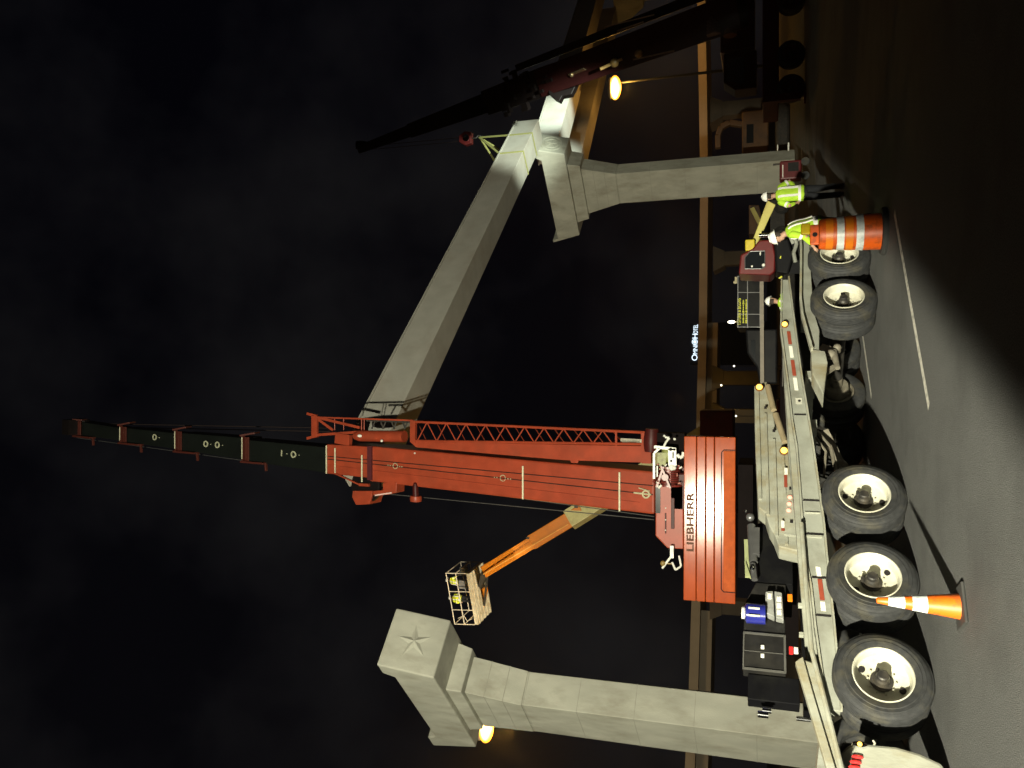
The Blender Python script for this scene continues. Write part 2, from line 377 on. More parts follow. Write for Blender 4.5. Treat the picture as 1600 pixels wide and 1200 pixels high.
# third pier, cut by the frame
C3 = C2 + E1 * 35.6
t3 = thing('bridge_pier', C3, 'orange lit pier cap beyond the far end of the set girders, near the frame edge', 'bridge pier', 'concrete hammerhead piers')
b = MB(); b.box(C3 + Z * 6.5, (1.2, 2.2, 13), (E1, E2, Z)); b.build('shaft', concrete, t3)
b = MB(); b.hexa([C3 + E1 * u + E2 * v + Z * 13.0 for u, v in ((-.8, -1.6), (.8, -1.6), (.8, 1.6), (-.8, 1.6))],
                 [C3 + E1 * u + E2 * v + Z * 15.8 for u, v in ((-1, -3.5), (1, -3.5), (1, 3.5), (-1, 3.5))]); b.build('cap', concrete, t3, bevel=.04)

# ============================================================ BACKGROUND BRIDGE (curved deck)
bt = thing('highway_overpass', (0, 114, 0), 'long sodium lit concrete overpass crossing the whole width behind the site', 'bridge')
ctl = [(1064, 1260), (1070, 1200), (1076, 1080), (1080, 950), (1085, 800), (1088, 660), (1092, 500), (1094, 300), (1092, 150), (1090, 60), (1088, -60)]
tops = [gnd(px, py, 11.0) for px, py in ctl]
b = MB(); bs = MB(); br = MB(); bs2 = MB()
for i in range(len(tops) - 1):
    a, c_ = tops[i], tops[i + 1]
    def sec(p, q, k):
        d = (q - p).normalized(); n = V((-d.y, d.x, 0)); 
        if n.y < 0: n = -n
        return n
    n0 = sec(tops[max(0, i - 1)], tops[min(i + 1, len(tops) - 1)], 0); n1 = sec(tops[i], tops[min(i + 2, len(tops) - 1)], 0)
    ov = 0.0
    b.hexa([a, a - Z * 1.15, a + n0 * 11 - Z * 1.15, a + n0 * 11], [c_, c_ - Z * 1.15, c_ + n1 * 11 - Z * 1.15, c_ + n1 * 11])
    if i in (0, 1, 2) or i == 5: (bs if i < 3 else bs2).hexa([a + n0 * 1.6 - Z * 1.16, a + n0 * 1.6 - Z * 2.6, a + n0 * 9.6 - Z * 2.6, a + n0 * 9.6 - Z * 1.16], [c_ + n1 * 1.6 - Z * 1.16, c_ + n1 * 1.6 - Z * 2.6, c_ + n1 * 9.6 - Z * 2.6, c_ + n1 * 9.6 - Z * 1.16])
b.build('deck', far_conc, bt); bs.build('girder', far_conc, bt); bs2.build('girder', far_conc, bt)
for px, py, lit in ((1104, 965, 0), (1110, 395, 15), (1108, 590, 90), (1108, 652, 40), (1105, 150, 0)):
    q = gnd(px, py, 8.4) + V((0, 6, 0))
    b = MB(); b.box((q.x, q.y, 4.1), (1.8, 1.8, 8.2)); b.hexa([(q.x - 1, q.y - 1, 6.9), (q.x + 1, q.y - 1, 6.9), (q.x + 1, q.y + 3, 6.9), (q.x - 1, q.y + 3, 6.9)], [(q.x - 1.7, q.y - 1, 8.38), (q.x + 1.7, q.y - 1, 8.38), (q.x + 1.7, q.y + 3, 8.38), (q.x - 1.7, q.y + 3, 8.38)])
    b.build('pier', mat('shaded_pier_concrete', (.12, .1, .075), .9, var=.2, scale=.4), bt, bevel=.05)  # darker copy of the bridge concrete; shade below the deck is in the colour
    if lit: lamp('pier_fill_light', 'POINT', (q.x - 2.2, q.y - 4.5, 6.3), lit, (1.0, .55, .08), size=.2)  # added fill light without a fixture, brightens the pier cap

# ============================================================ HOTEL WITH ITS SIGN
hy = 330.0
a = at(1091.5, 566, hy); z_hi = at(1079.5, 540, hy).z; x0 = a.x - .8; x1 = at(1085, 507, hy).x + .6
ht = thing('hotel_tower', ((x0 + x1) / 2, hy + 10, 0), 'dark hotel tower behind the overpass carrying the lit sign', 'hotel')
b = MB(); b.box(((x0 + x1) / 2, hy + 10.4, (z_hi + .4) / 2), (x1 - x0, 20, z_hi + .4)); b.build('facade', dark_wall, ht)
def sgn(body, px0, py0, px1, size_px, bold=True):
    o_ = at(px0, py0, hy); return o_
base = at(1089.4, 563.5, hy); endp = at(1090.6, 507.5, hy)
ux = (endp - base); L = ux.length; ux.normalize(); uy = Z - ux * ux.dot(Z)
px_m = L / 56.0
def word(body, x_px, size_px, fit_px, dy=0):
    return text('sign_lettering', body, size_px * px_m, sign_glow, ht, base + ux * (x_px * px_m) + uy * dy * px_m - V((0, .2, 0)), ux, uy, .05, False, fit_px * px_m)
word('O', 0, 12.2, 9.6); word('MNI', 10.2, 9.6, 14.4)
b = MB(); oc = base + ux * 29.3 * px_m + uy * 4.3 * px_m
b.lathe(oc - V((0, .2, 0)), (0, -1, 0), [(3.5 * px_m, 0), (4.4 * px_m, 0), (4.4 * px_m, .2), (3.5 * px_m, .2)], 24, True); b.tube(oc, oc - V((0, .3, 0)), 2.3 * px_m); b.build('sign_roundel', sign_glow, ht)
word('H', 34.6, 12.0, 7.2); word('OTEL', 42.4, 9.6, 14.2)

# ============================================================ STREET LAMPS
def street_lamp(px, py, y, arm, label, power, rz):
    h = at(px, py, y); base_ = V((h.x + arm, h.y, 0))
    t = thing('street_lamp', base_, label, 'street lamp', 'sodium street lamps')
    b = MB(); b.tube(base_, base_ + Z * (h.z - .3), .13, .07, 12); b.path([base_ + Z * (h.z - .3), base_ + V((-arm * .5, 0, h.z + .25)), h + V((0, 0, .2))], .05); b.build('pole', mat('galvanised_pole', (.06, .06, .055), .6, spec=.2), t)
    LS = .72 * y / 60 * (1.0 if y > 50 else 1.35)  # lens sized up to stand for the lamp's glow
    b = MB(); b.ball(h + Z * LS * .5, LS * .9, 1.3, .8, .32); hd = b.build('lamp_head', mat('lamp_housing', (.2, .2, .19), .5), t, smooth=True)
    b = MB(); b.ball(h, LS, 1.3, .8, .62, 20); b.build('lens', sodium_glow, hd, smooth=True)
    l = lamp('sodium_light', 'POINT', h - Z * .9, power, (1.0, .5, .09), size=.5); return t
street_lamp(961, 137, 60, .35, 'glowing sodium street lamp at the right, beside the far pier', 700, 0)
street_lamp(759, 1136, 33.5, 2.6, 'glowing sodium street lamp just beneath the star pier cap', 1500, 0)
# a row of small distant lamps beyond the trucks
for i, (px, py) in enumerate([(1127, 602), (1147, 572), (1150, 650)]):
    h = at(px, py, 92); t = thing('street_lamp', (h.x, 92, 0), ['small distant street lamp under the overpass, brightest of the row', 'small distant street lamp under the overpass, middle of the row', 'small distant street lamp under the overpass, nearest the red counterweight'][i], 'street lamp', 'sodium street lamps')
    b = MB(); b.tube((h.x, 92, 0), (h.x, 92, h.z), .05, .04, 8); b.build('pole', mat('rusty_pole', (.03, .025, .02), .7), t)
    b = MB(); b.ball(h, .09); b.build('lens', white_glow, t)
for i in range(len(tops) - 1):
    for f_ in (.25, .75):
        q = tops[i].lerp(tops[i + 1], f_); e_ = {0: 130, 1: 130, 2: 150, 3: 170, 4: 190, 5: 120, 6: 300, 7: 420, 8: 520}.get(i, 420)
        lamp('overpass_fill_light', 'POINT', q + V((0, -6.5, 2.2)), e_ * .8, (1.0, .5, .14) if i > 4 else (1.0, .7, .35), size=.3)  # added fill lights without fixtures, brighten the deck face

# ============================================================ WHEELS
def wheel(parent, C, ax, r=.49, wd=.23, dual=True, rim_mat=cream_rim, spin=0, deep=.13, proto={}):
    """C = centre of the outer face; ax points outwards"""
    ax = V(ax).normalized(); k = r / .49
    key = (round(r, 3), wd, dual, rim_mat.name, deep)
    if key not in proto:
        fx = V((0, 0, 1)); O = V((0, 0, 0))
        b = MB(); q = lambda pr: [(a * k, h) for a, h in pr]
        b.lathe(O, fx, q([(.268, -deep - .03), (.278, -.03), (.286, -.006), (.300, -.004), (.302, .010), (.291, .014), (.280, .004), (.270, -.03), (.262, -deep + .02), (.235, -deep), (.20, -deep - .005), (.165, -deep - .03), (.11, -deep - .035), (.0, -deep - .035)]), 56)
        for i in range(10):
            a = 2 * PI * i / 10; c0 = V((math.cos(a) * .138 * k, math.sin(a) * .138 * k, -deep - .034)); b.tube(c0, c0 + V((0, 0, .028)), .011 * k, None, 6)
        rim = b.b
        me_r = bpy.data.meshes.new('wheel'); bmesh.ops.recalc_face_normals(rim, faces=rim.faces)
        for f in rim.faces: f.smooth = True
        rim.to_mesh(me_r); rim.free(); me_r.materials.append(rim_mat); me_r.set_sharp_from_angle(angle=math.radians(35))
        b = MB()
        def tyre(off):
            pr = [(.298, -.012), (.305, .004), (.325, .012), (.365, .018), (.372, .013), (.405, .014), (.41, .008), (.445, -.002), (.462, -.014), (.466, -.022), (.478, -.026), (.486, -.045)]
            x = -.055
            for g in range(4):
                pr += [(.49, x), (.49, x - .02), (.476, x - .022), (.476, x - .028)]; x -= .031
            pr += [(.49, x), (.488, -wd + .035), (.478, -wd + .02), (.45, -wd + .002), (.38, -wd - .012), (.31, -wd), (.298, -wd + .02)]
            b.lathe(V((0, 0, off)), fx, q(pr), 64, True)
        tyre(0)
        if dual: tyre(-wd - .065)
        bmesh.ops.recalc_face_normals(b.b, faces=b.b.faces)
        for f in b.b.faces: f.smooth = True
        me_t = bpy.data.meshes.new('tyre'); b.b.to_mesh(me_t); b.b.free(); me_t.materials.append(rubber); me_t.set_sharp_from_angle(angle=math.radians(32))
        b = MB()
        b.lathe(O, fx, q([(.115, -deep - .034), (.115, -deep - .02), (.082, -deep - .018), (.075, -deep + .05), (.062, -deep + .075), (.058, -deep + .115), (.045, -deep + .125), (.0, -deep + .125)]), 24)
        c0 = V((.098 * k, .02, -deep - .03)); b.tube(c0, c0 + V((0, 0, .085)), .02 * k, None, 8)
        bmesh.ops.recalc_face_normals(b.b, faces=b.b.faces)
        me_h = bpy.data.meshes.new('hub'); b.b.to_mesh(me_h); b.b.free(); me_h.materials.append(dark_metal)
        b = MB()
        b.lathe(V((0, 0, 0)), fx, [(.0, .004), (.034 * k, .004), (.036 * k, -.01)], 16)
        me_v = bpy.data.meshes.new('hand_hole'); b.b.to_mesh(me_v); b.b.free(); me_v.materials.append(gap_black)
        proto[key] = (me_r, me_t, me_h, me_v)
    a_, b_, c_, d_2 = proto[key]
    o = bpy.data.objects.new('wheel', a_); COL.objects.link(o)
    o.rotation_euler = (ax.to_track_quat('Z', 'Y').to_matrix() @ Matrix.Rotation(spin, 3, 'Z')).to_euler()
    if parent is not None:
        o.parent = parent; o.location = V(C) - WM(parent).translation
    else: o.location = C
    for nm, me in (('tyre', b_), ('hub', c_)):
        x = bpy.data.objects.new(nm, me); COL.objects.link(x); x.parent = o
    if rim_mat is cream_rim and dual:
        for i in range(2):
            a = PI * i + .9; x = bpy.data.objects.new('hand_hole', d_2); COL.objects.link(x); x.parent = o; x.location = (math.cos(a) * .215 * k, math.sin(a) * .215 * k, -deep + .004)
    return o

# ============================================================ MULTI AXLE TRAILER (nearest object)
tr = thing('heavy_haul_trailer', T(3.5, 1.2, 0), 'long grey and cream multi-axle trailer nearest the camera with red and white tape', 'trailer')
AX = [0, 1.19, 2.36, 6.22, 7.35]
spins = [.2, 1.3, .5, 2.2, .9]
for s_, sp in zip(AX, spins): wheel(tr, T(s_, 0, .49), E2, spin=sp)
for s_ in AX:
    if s_ == 6.22: continue
    wheel(tr, T(s_, 2.62, .49), -E2, spin=.3)
# far wheel with its brake drum turned to the camera
wd_ = wheel(tr, T(6.22, 2.62, .49), -E2, spin=.3)
b = MB(); b.lathe(T(6.22, 2.1, .49), E2, [(.29, -.1), (.295, .0), (.27, .01), (.25, -.06), (.205, -.06), (.205, .10), (.19, .13), (.10, .14), (.09, .3), (0, .3)], 32)
b.build('brake_drum', susp_metal, tr, smooth=True)
def strip(poly, t0, t1, name, material, parent=None, bevel=.008, **k):
    parent = parent if parent is not None else tr
    b = MB(); b.prism([T(s_, t0, z) for s_, z in poly], -E2 * (t1 - t0)); return b.build(name, material, parent, bevel=bevel, **k)
top = [(-.32, 1.02), (.64, 1.10), (1.14, 1.125), (1.6, 1.185), (2.77, 1.215), (3.33, 1.235), (3.8, 1.28), (4.71, 1.335), (5.72, 1.41), (7.05, 1.385)]
bot = [(7.05, 1.29), (5.7, 1.215), (4.71, 1.155), (3.33, 1.045), (2.77, 1.01), (2.05, .965), (1.6, .955), (.66, .92), (-.32, .90)]
sb = strip(top + bot, .28, .42, 'side_beam', grey_paint)
# flange lines and seams of the side beam
b = MB()
for (s0, z0), (s1, z1) in zip(bot[:-1], bot[1:]): b.bar(T(s0, .25, z0 - .004), T(s1, .25, z1 - .004), .09, .022, side=E2)
b.build('bottom_flange', cream_dirty, sb)
b = MB()
for (s0, z0), (s1, z1) in zip(top[:-1], top[1:]): b.bar(T(s0, .30, z0 + .016), T(s1, .30, z1 + .016), .10, .022, side=E2)
b.build('top_flange', cream_dirty, sb)
b = MB()
for s_, za, zb_ in ((3.93, 1.11, 1.27), (2.42, .995, 1.195), (1.9, .97, 1.19), (.78, .94, 1.10), (1.28, .955, 1.13)): b.bar(T(s_, .274, za), T(s_, .274, zb_), .018, .012, side=E1)
b.build('plate_joint', gap_black, sb)
b = MB(); b.bar(T(1.86, .268, .985), T(1.86, .268, 1.17), .03, .02, side=E1); b.bar(T(2.22, .268, 1.0), T(2.22, .268, 1.18), .012, .02, side=E1); b.build('weld_rib', cream_dirty, sb)
def zmid(s_):
    pt = sorted(top); pb = sorted(bot)
    f_ = lambda L_: next(z0 + (z1 - z0) * (s_ - a0) / (a1 - a0) for (a0, z0), (a1, z1) in zip(L_[:-1], L_[1:]) if a0 <= s_ <= a1)
    return (f_(pt) + f_(pb)) / 2, (f_(pt) - f_(pb))
def tapes(lst, off=0):
    for s0, s1, red in lst:
        z0, h0 = zmid(s0); z1, h1 = zmid(s1)
        b = MB(); b.prism([T(s0, .276, z0 - .026 + off), T(s1, .276, z1 - .026 + off), T(s1, .276, z1 + .026 + off), T(s0, .276, z0 + .026 + off)], E2 * .003)
        b.build('reflective_tape', tape_red if red else tape_white, sb)
tapes([(5.42, 5.72, 1), (5.12, 5.38, 0), (4.72, 5.06, 1), (4.42, 4.68, 0)])
tapes([(2.78 - 1.05, 1.45, 1), (1.30, 1.43, 0), (.98, 1.26, 1), (.84, .96, 0)][1:])
b = MB(); b.box(T(4.2, .275, 1.2), (.12, .004, .09), (E1, E2, Z)); b.build('data_plate', mat('data_plate_metal', (.5, .5, .42), .4), sb)
b = MB(); b.tube(T(4.2, .273, 1.19), T(4.2, .27, 1.19), .022, None, 12); b.build('plate_mark', gap_black, sb)
def marker(parent, p, ax, r=.045, name='marker_lamp'):
    ax = V(ax).normalized()
    b = MB(); b.lathe(p, ax, [(0, 0), (r * 1.5, 0), (r * 1.55, .02), (r * 1.25, .05), (r * 1.1, .05)], 20); h_ = b.build(name, mat('lamp_bezel', (.16, .07, .02), .4), parent)
    b = MB(); b.lathe(p, ax, [(r * 1.08, .045), (r * .8, .065), (0, .07)], 20); b.build('lens', amber_glow, h_); return h_
marker(sb, TP(1226, 508, .27), E2 - E1 * .5, .038)
# cream inner rail, above and behind the side beam
rail = [(-.35, 1.02), (-.27, 1.17), (.09, 1.215), (.47, 1.225), (1.66, 1.27), (2.66, 1.305), (3.32, 1.33), (4.6, 1.38)]
railb = [(4.6, 1.28), (3.32, 1.22), (2.0, 1.16), (.5, 1.08), (-.3, .98)]
strip(rail + railb, .44, .54, 'inner_rail', cream_dirty)
# near end: thick cream beam sloping down to the hitch
strip([(.25, 1.30), (-.2, 1.20), (-.9, 1.035), (-1.9, .80), (-1.9, .64), (-.9, .885), (-.3, 1.03), (.2, 1.10)], .30, .52, 'drawbar_beam', cream_dirty, bevel=.02)
strip([(.18, 1.34), (-.2, 1.245), (-.9, 1.075), (-1.9, .84), (-1.9, .76), (-.9, .99), (-.2, 1.16), (.25, 1.26)], .262, .36, 'drawbar_edge', cream_dirty)
b = MB(); b.path([T(2.0, .2, 1.23), T(1.0, .2, 1.2), (T(.3, .2, 1.17)), T(-.2, .2, 1.07), T(-.9, .2, .94), T(-1.8, .2, .74)], .028, 10); b.build('air_pipe', cream_dirty, tr)
b = MB()
for s_ in (.3, .62, 1.0): b.box(T(s_, .47, 1.26), (.04, .06, .05), (E1, E2, Z))
b.build('pipe_clip', cream_dirty, tr)
# lower frame over the forward bogie, with the pointed box section
lf = strip([(8.5, 1.05), (7.72, 1.055), (6.4, 1.10), (6.0, 1.085), (5.3, .985), (5.22, .885), (5.7, .86), (6.2, .93), (8.5, .93)], .24, .40, 'bogie_frame', grey_paint)
b = MB()
for (s0, z0), (s1, z1) in zip([(8.5, 1.055), (7.72, 1.06), (6.4, 1.105), (6.0, 1.09), (5.25, .985)], [(7.72, 1.06), (6.4, 1.105), (6.0, 1.09), (5.25, .985), (5.2, .975)]): b.bar(T(s0, .2, z0 + .012), T(s1, .2, z1 + .012), .10, .035, side=E2)
b.build('frame_flange', cream_dirty, lf)
strip([(5.25, 1.0), (5.2, .80), (4.95, .775), (4.26, .865), (4.72, 1.0)], .22, .5, 'box_section', cream_dirty, bevel=.015)
strip([(8.5, 1.02), (7.0, 1.02), (6.0, 1.0), (6.0, .85), (8.5, .85)], 2.0, 2.16, 'far_frame', grey_paint)
strip([(7.0, 1.36), (4.7, 1.3), (-.3, 1.0), (-.3, .84), (4.7, 1.1), (7.0, 1.22)], 2.05, 2.2, 'far_side_beam', grey_paint)
b = MB()
for s_ in (-.3, .6, 1.78, 2.95, 3.9, 4.9, 6.8): b.bar(T(s_, .42, 1.02), T(s_, 2.05, 1.02), .12, .14)
b.build('cross_member', grey_paint, tr)
b = MB()
for s_ in AX: b.tube(T(s_, .5, .47), T(s_, 2.1, .47), .065, None, 14)
b.build('axle', dark_metal, tr)
strip([(8.4, 1.3), (5.6, 1.24), (5.6, .9), (8.4, .9)], 1.2, 1.9, 'deck_locker', black_box)
b = MB()                                          # suspension and steering pieces
b.bar(T(5.55, .5, .86), T(5.4, .5, .60), .22, .05, side=E1); b.tube(T(5.42, .44, .66), T(5.05, .44, .62), .055, .04); b.ball(T(5.35, .44, .70), .085)
b.bar(T(5.1, .46, .66), T(4.9, .46, .86), .07, .05); b.ball(T(5.52, .45, .60), .06)
b.build('steering_knuckle', susp_metal, tr, smooth=True)
b = MB()
b.bar(T(4.0, .7, .86), T(3.45, .9, .62), .14, .07); b.bar(T(3.5, .9, .62), T(3.1, .9, .80), .12, .07); b.path([T(3.9, .6, .95), T(3.6, .6, .78), T(3.2, .6, .74), T(2.95, .6, .82)], .028); b.ball(T(3.5, .88, .64), .10)
b.path([T(3.7, .5, .98), T(3.45, .5, .86), T(3.05, .55, .9)], .018)
b.build('suspension_arm', susp_metal, tr)
b = MB()
for k in range(5): b.path([T(2.9 + .3 * k, 1.0, .98), T(2.8 + .3 * k, 1.0, .72), T(3.1 + .3 * k, 1.1, .66), T(3.2 + .3 * k, 1.1, .95)], .016, 6)
b.build('air_hose', dark_metal, tr)
# cream gooseneck frame on the far side, with lamps and tape
gn = strip([(6.75, 1.64), (6.62, 1.86), (5.19, 1.83), (4.49, 1.80), (3.85, 1.77), (3.75, 1.66), (3.5, 1.60), (3.35, 1.53), (3.12, 1.46), (3.05, 1.12), (5.08, 1.12), (5.1, 1.33), (5.6, 1.44), (5.62, 1.5), (6.2, 1.54)], 2.4, 2.75, 'gooseneck_frame', cream_dirty, bevel=.02)
b = MB()
for z0, z1, s0, s1 in ((1.80, 1.74, 6.5, 4.0), (1.66, 1.62, 5.9, 3.7), (1.52, 1.49, 5.3, 3.3), (1.38, 1.35, 5.05, 3.15)): b.bar(T(s0, 2.385, z0), T(s1, 2.385, z1), .045, .04)
b.build('strake', cream_dirty, gn)
b = MB(); b.bar(T(5.07, 2.36, 1.19), T(3.3, 2.36, 1.29), .19, .06); gpl = b.build('lamp_panel', cream_dirty, gn, bevel=.005)
b = MB()
for (s0, z0), (s1, z1) in (((6.55, 1.60), (5.95, 1.50)), ((5.85, 1.47), (5.2, 1.32))): b.tube(T(s0, 2.34, z0 + .02), T(s1, 2.34, z1 + .02), .055, .05, 14)
b.build('roller', mat('rusty_roller', (.25, .2, .12), .7), gn)
b = MB()
for s_, z in ((6.0, 1.66), (5.45, 1.52), (5.0, 1.41), (4.62, 1.24), (4.2, 1.27), (3.55, 1.27)): b.box(T(s_, 2.325, z), (.05, .02, .045), (E1, E2, Z))
b.build('slot', gap_black, gn)
marker(gn, TP(1186.5, 606, 2.34), E2 - E1 * .4, .05); marker(gn, TP(1225, 705, 2.33), E2 - E1 * .4, .05)
for s0, s1, z, red in ((4.48, 4.62, 1.335, 0), (4.22, 4.47, 1.345, 1), (3.42, 3.55, 1.40, 0), (3.36, 3.41, 1.40, 1)):
    b = MB(); b.box(T((s0 + s1) / 2, 2.32, z), (s1 - s0, .004, .05), (E1, E2, Z)); b.build('reflective_tape', tape_red if red else tape_white, gpl)
for k in range(3):
    p_ = T(4.02 - .13 * k, 2.322, 1.285 + .012 * k); b = MB(); b.lathe(p_, E2, [(.035, 0), (.03, .015), (0, .02)], 16); b.build('tail_lamp', red_glow, gpl)
# cream fender at the near end with its lamps
pf = [TP(x, y, -.12) for x, y in ((1328, 1222), (1332, 1172), (1337, 1160), (1400, 1166), (1438, 1177), (1470, 1192), (1500, 1225))]
b = MB(); b.prism(pf, -E2 * .5); fd = b.build('fender', cream_dirty, tr, bevel=.03)
for i, (x, y) in enumerate(((1340, 1183), (1337, 1191), (1335, 1199))):
    p_ = TP(x, y, -.125); b = MB(); b.loft([(p_ + E2 * 0, E1 * .02, Z * .055), (p_ + E2 * .02, E1 * .016, Z * .045), (p_ + E2 * .026, E1 * .004, Z * .01)]); b.build('tail_lamp', red_lens, fd)
p_ = TP(1343, 1164.5, -.13); b = MB(); b.loft([(p_, E1 * .03, Z * .07), (p_ + E2 * .03, E1 * .028, Z * .066)]); lh = b.build('lamp_housing', chrome, fd)
b = MB(); b.ball(p_ + E2 * .03, .022); b.build('lens', amber_glow, lh)
b = MB(); b.path([TP(1355, 1170, -.1), TP(1364, 1168, -.1), TP(1367, 1161, -.1), TP(1364, 1157, -.1)], .01); b.build('hose_hook', cream_rim, fd)
b = MB(); b.box(T(-.95, 1.2, .62), (.5, 1.6, .3), (E1, E2, Z)); b.build('drawbar', dark_metal, tr)

# ============================================================ BLACK SERVICE TRUCK BEHIND THE TRAILER
st = thing('service_truck', T(1.6, 3.6, 0), 'black service truck with dusty tool boxes and a blue tank, parked behind the trailer', 'truck')
def tb(s0, s1, t0, t1, z0, z1, name, material, parent=st, bevel=.012):
    b = MB(); b.box(T((s0 + s1) / 2, (t0 + t1) / 2, (z0 + z1) / 2), (s1 - s0, t1 - t0, z1 - z0), (E1, E2, Z)); return b.build(name, material, parent, bevel=bevel)
bx = tb(1.30, 1.86, 2.85, 3.1, 1.38, 1.97, 'tool_box', black_box)
b = MB(); b.box(T(1.58, 2.845, 1.69), (.008, .012, .56), (E1, E2, Z)); b.box(T(1.58, 2.84, 1.965), (.58, .03, .02), (E1, E2, Z)); b.box(T(1.58, 2.84, 1.39), (.58, .03, .03), (E1, E2, Z)); b.box(T(1.3, 2.84, 1.68), (.025, .03, .58), (E1, E2, Z)); b.box(T(1.86, 2.84, 1.68), (.025, .03, .58), (E1, E2, Z)); b.build('trim', mat('dusty_edge', (.09, .088, .08), .5), bx)
for s_ in (1.515, 1.65):
    b = MB(); b.box(T(s_, 2.83, 1.70), (.06, .02, .05), (E1, E2, Z)); b.build('latch', retro_dim, bx, bevel=.006)
b = MB(); b.prism([T(s_, 2.87, z) for s_, z in ((1.88, 1.38), (2.75, 1.36), (2.75, 1.80), (2.35, 1.97), (1.88, 1.97))], -E2 * .6); b.build('equipment_case', black_box, st, bevel=.015)
b = MB(); b.tube(T(2.12, 2.72, 1.66), T(2.12, 2.72, 1.93), .15, None, 24); b.tube(T(2.12, 2.72, 1.93), T(2.12, 2.72, 1.96), .15, .10, 24); bl = b.build('blue_tank', blue_paint, st, smooth=True)
b = MB(); b.tube(T(2.12, 2.72, 1.955), T(2.12, 2.72, 2.0), .09, None, 20)
for k in range(2): b.bar(T(2.0 + .12 * k, 2.565, 1.74), T(2.0 + .12 * k, 2.565, 1.90), .025, .012, side=E1)
b.build('tank_fitting', retro_dim, bl)
b = MB()
b.prism([T(s_, 2.70, z) for s_, z in ((2.06, 1.40), (2.50, 1.42), (2.52, 1.53), (2.08, 1.51))], -E2 * .14)
b.prism([T(s_, 2.70, z) for s_, z in ((2.08, 1.53), (2.52, 1.55), (2.50, 1.66), (2.14, 1.66))], -E2 * .14); fr_ = b.build('white_engine_cover', mat('pale_cast_metal', (.5, .51, .48), .3, metal=.5, var=.2, scale=14), st, bevel=.012)
b = MB()
for s_ in (2.16, 2.27, 2.38): b.box(T(s_, 2.69, 1.465), (.085, .014, .07), (E1, E2, Z))
b.box(T(2.42, 2.69, 1.6), (.09, .014, .06), (E1, E2, Z)); b.build('cover_rib', retro_dim, fr_, bevel=.004)
b = MB(); b.box(T(2.36, 2.6, 1.31), (.12, .03, .07), (E1, E2, Z)); b.build('turn_lamp', mat('amber_lens', (.8, .2, .01), .25, emit=.25), st, bevel=.01)
b = MB(); b.box(T(1.52, 2.6, 1.31), (.12, .03, .06), (E1, E2, Z)); b.build('tail_lamp', red_lens, st, bevel=.01)
b = MB(); b.box(T(1.52, 2.59, 1.245), (.10, .03, .06), (E1, E2, Z)); b.build('reverse_lamp', retro_dim, st, bevel=.01)
tb(2.77, 3.9, 2.9, 3.9, 1.25, 1.78, 'engine_hood', black_paint)
tb(3.3, 6.2, 3.2, 4.4, 1.15, 1.55, 'deck', black_paint)
tb(.90, 1.28, 2.95, 3.2, 1.2, 1.9, 'rear_panel', black_paint)
tb(.85, 6.4, 2.95, 3.3, .75, 1.15, 'chassis', black_paint)
b = MB(); b.tube(T(.72, 2.85, 1.58), T(.72, 2.85, 1.70), .035, None, 12); b.tube(T(.66, 2.85, 1.62), T(.66, 2.85, 1.76), .045, None, 12); b.tube(T(.62, 2.75, 1.08), T(.62, 2.75, 1.26), .03, None, 12); b.build('exhaust_pipe', chrome, st, smooth=True)
b = MB(); b.tube(T(3.05, 2.78, 1.84), T(3.75, 2.78, 1.88), .07, None, 14); b.box(T(3.42, 2.75, 1.80), (.5, .1, .1), (E1, E2, Z)); b.ball(T(3.9, 2.75, 1.9), .07); b.tube(T(2.72, 2.75, 1.82), T(3.0, 2.75, 1.85), .05)
b.build('hydraulic_cylinder', mat('grey_hydraulics', (.16, .16, .16), .35, metal=.6), st, smooth=True)
b = MB(); b.bar(T(2.85, 2.9, 1.93), T(3.55, 2.9, 1.96), .07, .04); b.path([T(2.8, 2.85, 1.88), T(3.1, 2.85, 1.97), T(3.3, 2.85, 1.9)], .012, 6); b.build('folded_hose', mat('olive_sleeve', (.3, .32, .16), .7), st)
b = MB(); b.ball(T(2.88, 2.68, 1.86), .04); b.ball(T(3.98, 2.7, 1.98), .03); b.build('grease_cap', chrome, st)
for s_ in (1.7, 4.6, 5.9): wheel(st, T(s_, 2.9, .5), E2, r=.5, rim_mat=dark_metal)

# ============================================================ RED MOBILE CRANE
kb = 24.2
B0 = at(1020, 768, kb); TIP = at(118, 667, 29.7)
bd = (TIP - B0).normalized(); XX = V((1, 0, 0)); bx_ = (XX - bd * XX.dot(bd)).normalized(); bn = bx_.cross(bd)       # bn = boom side facing camera
if bn.y > 0: bn = -bn
def BP(px, py, off=0): return onpl(px, py, B0 + bn * off, bn)
crane = thing('mobile_crane', (B0.x, 25.5, 0), 'big red mobile crane seen from behind, raised telescopic boom above stacked counterweight', 'crane')
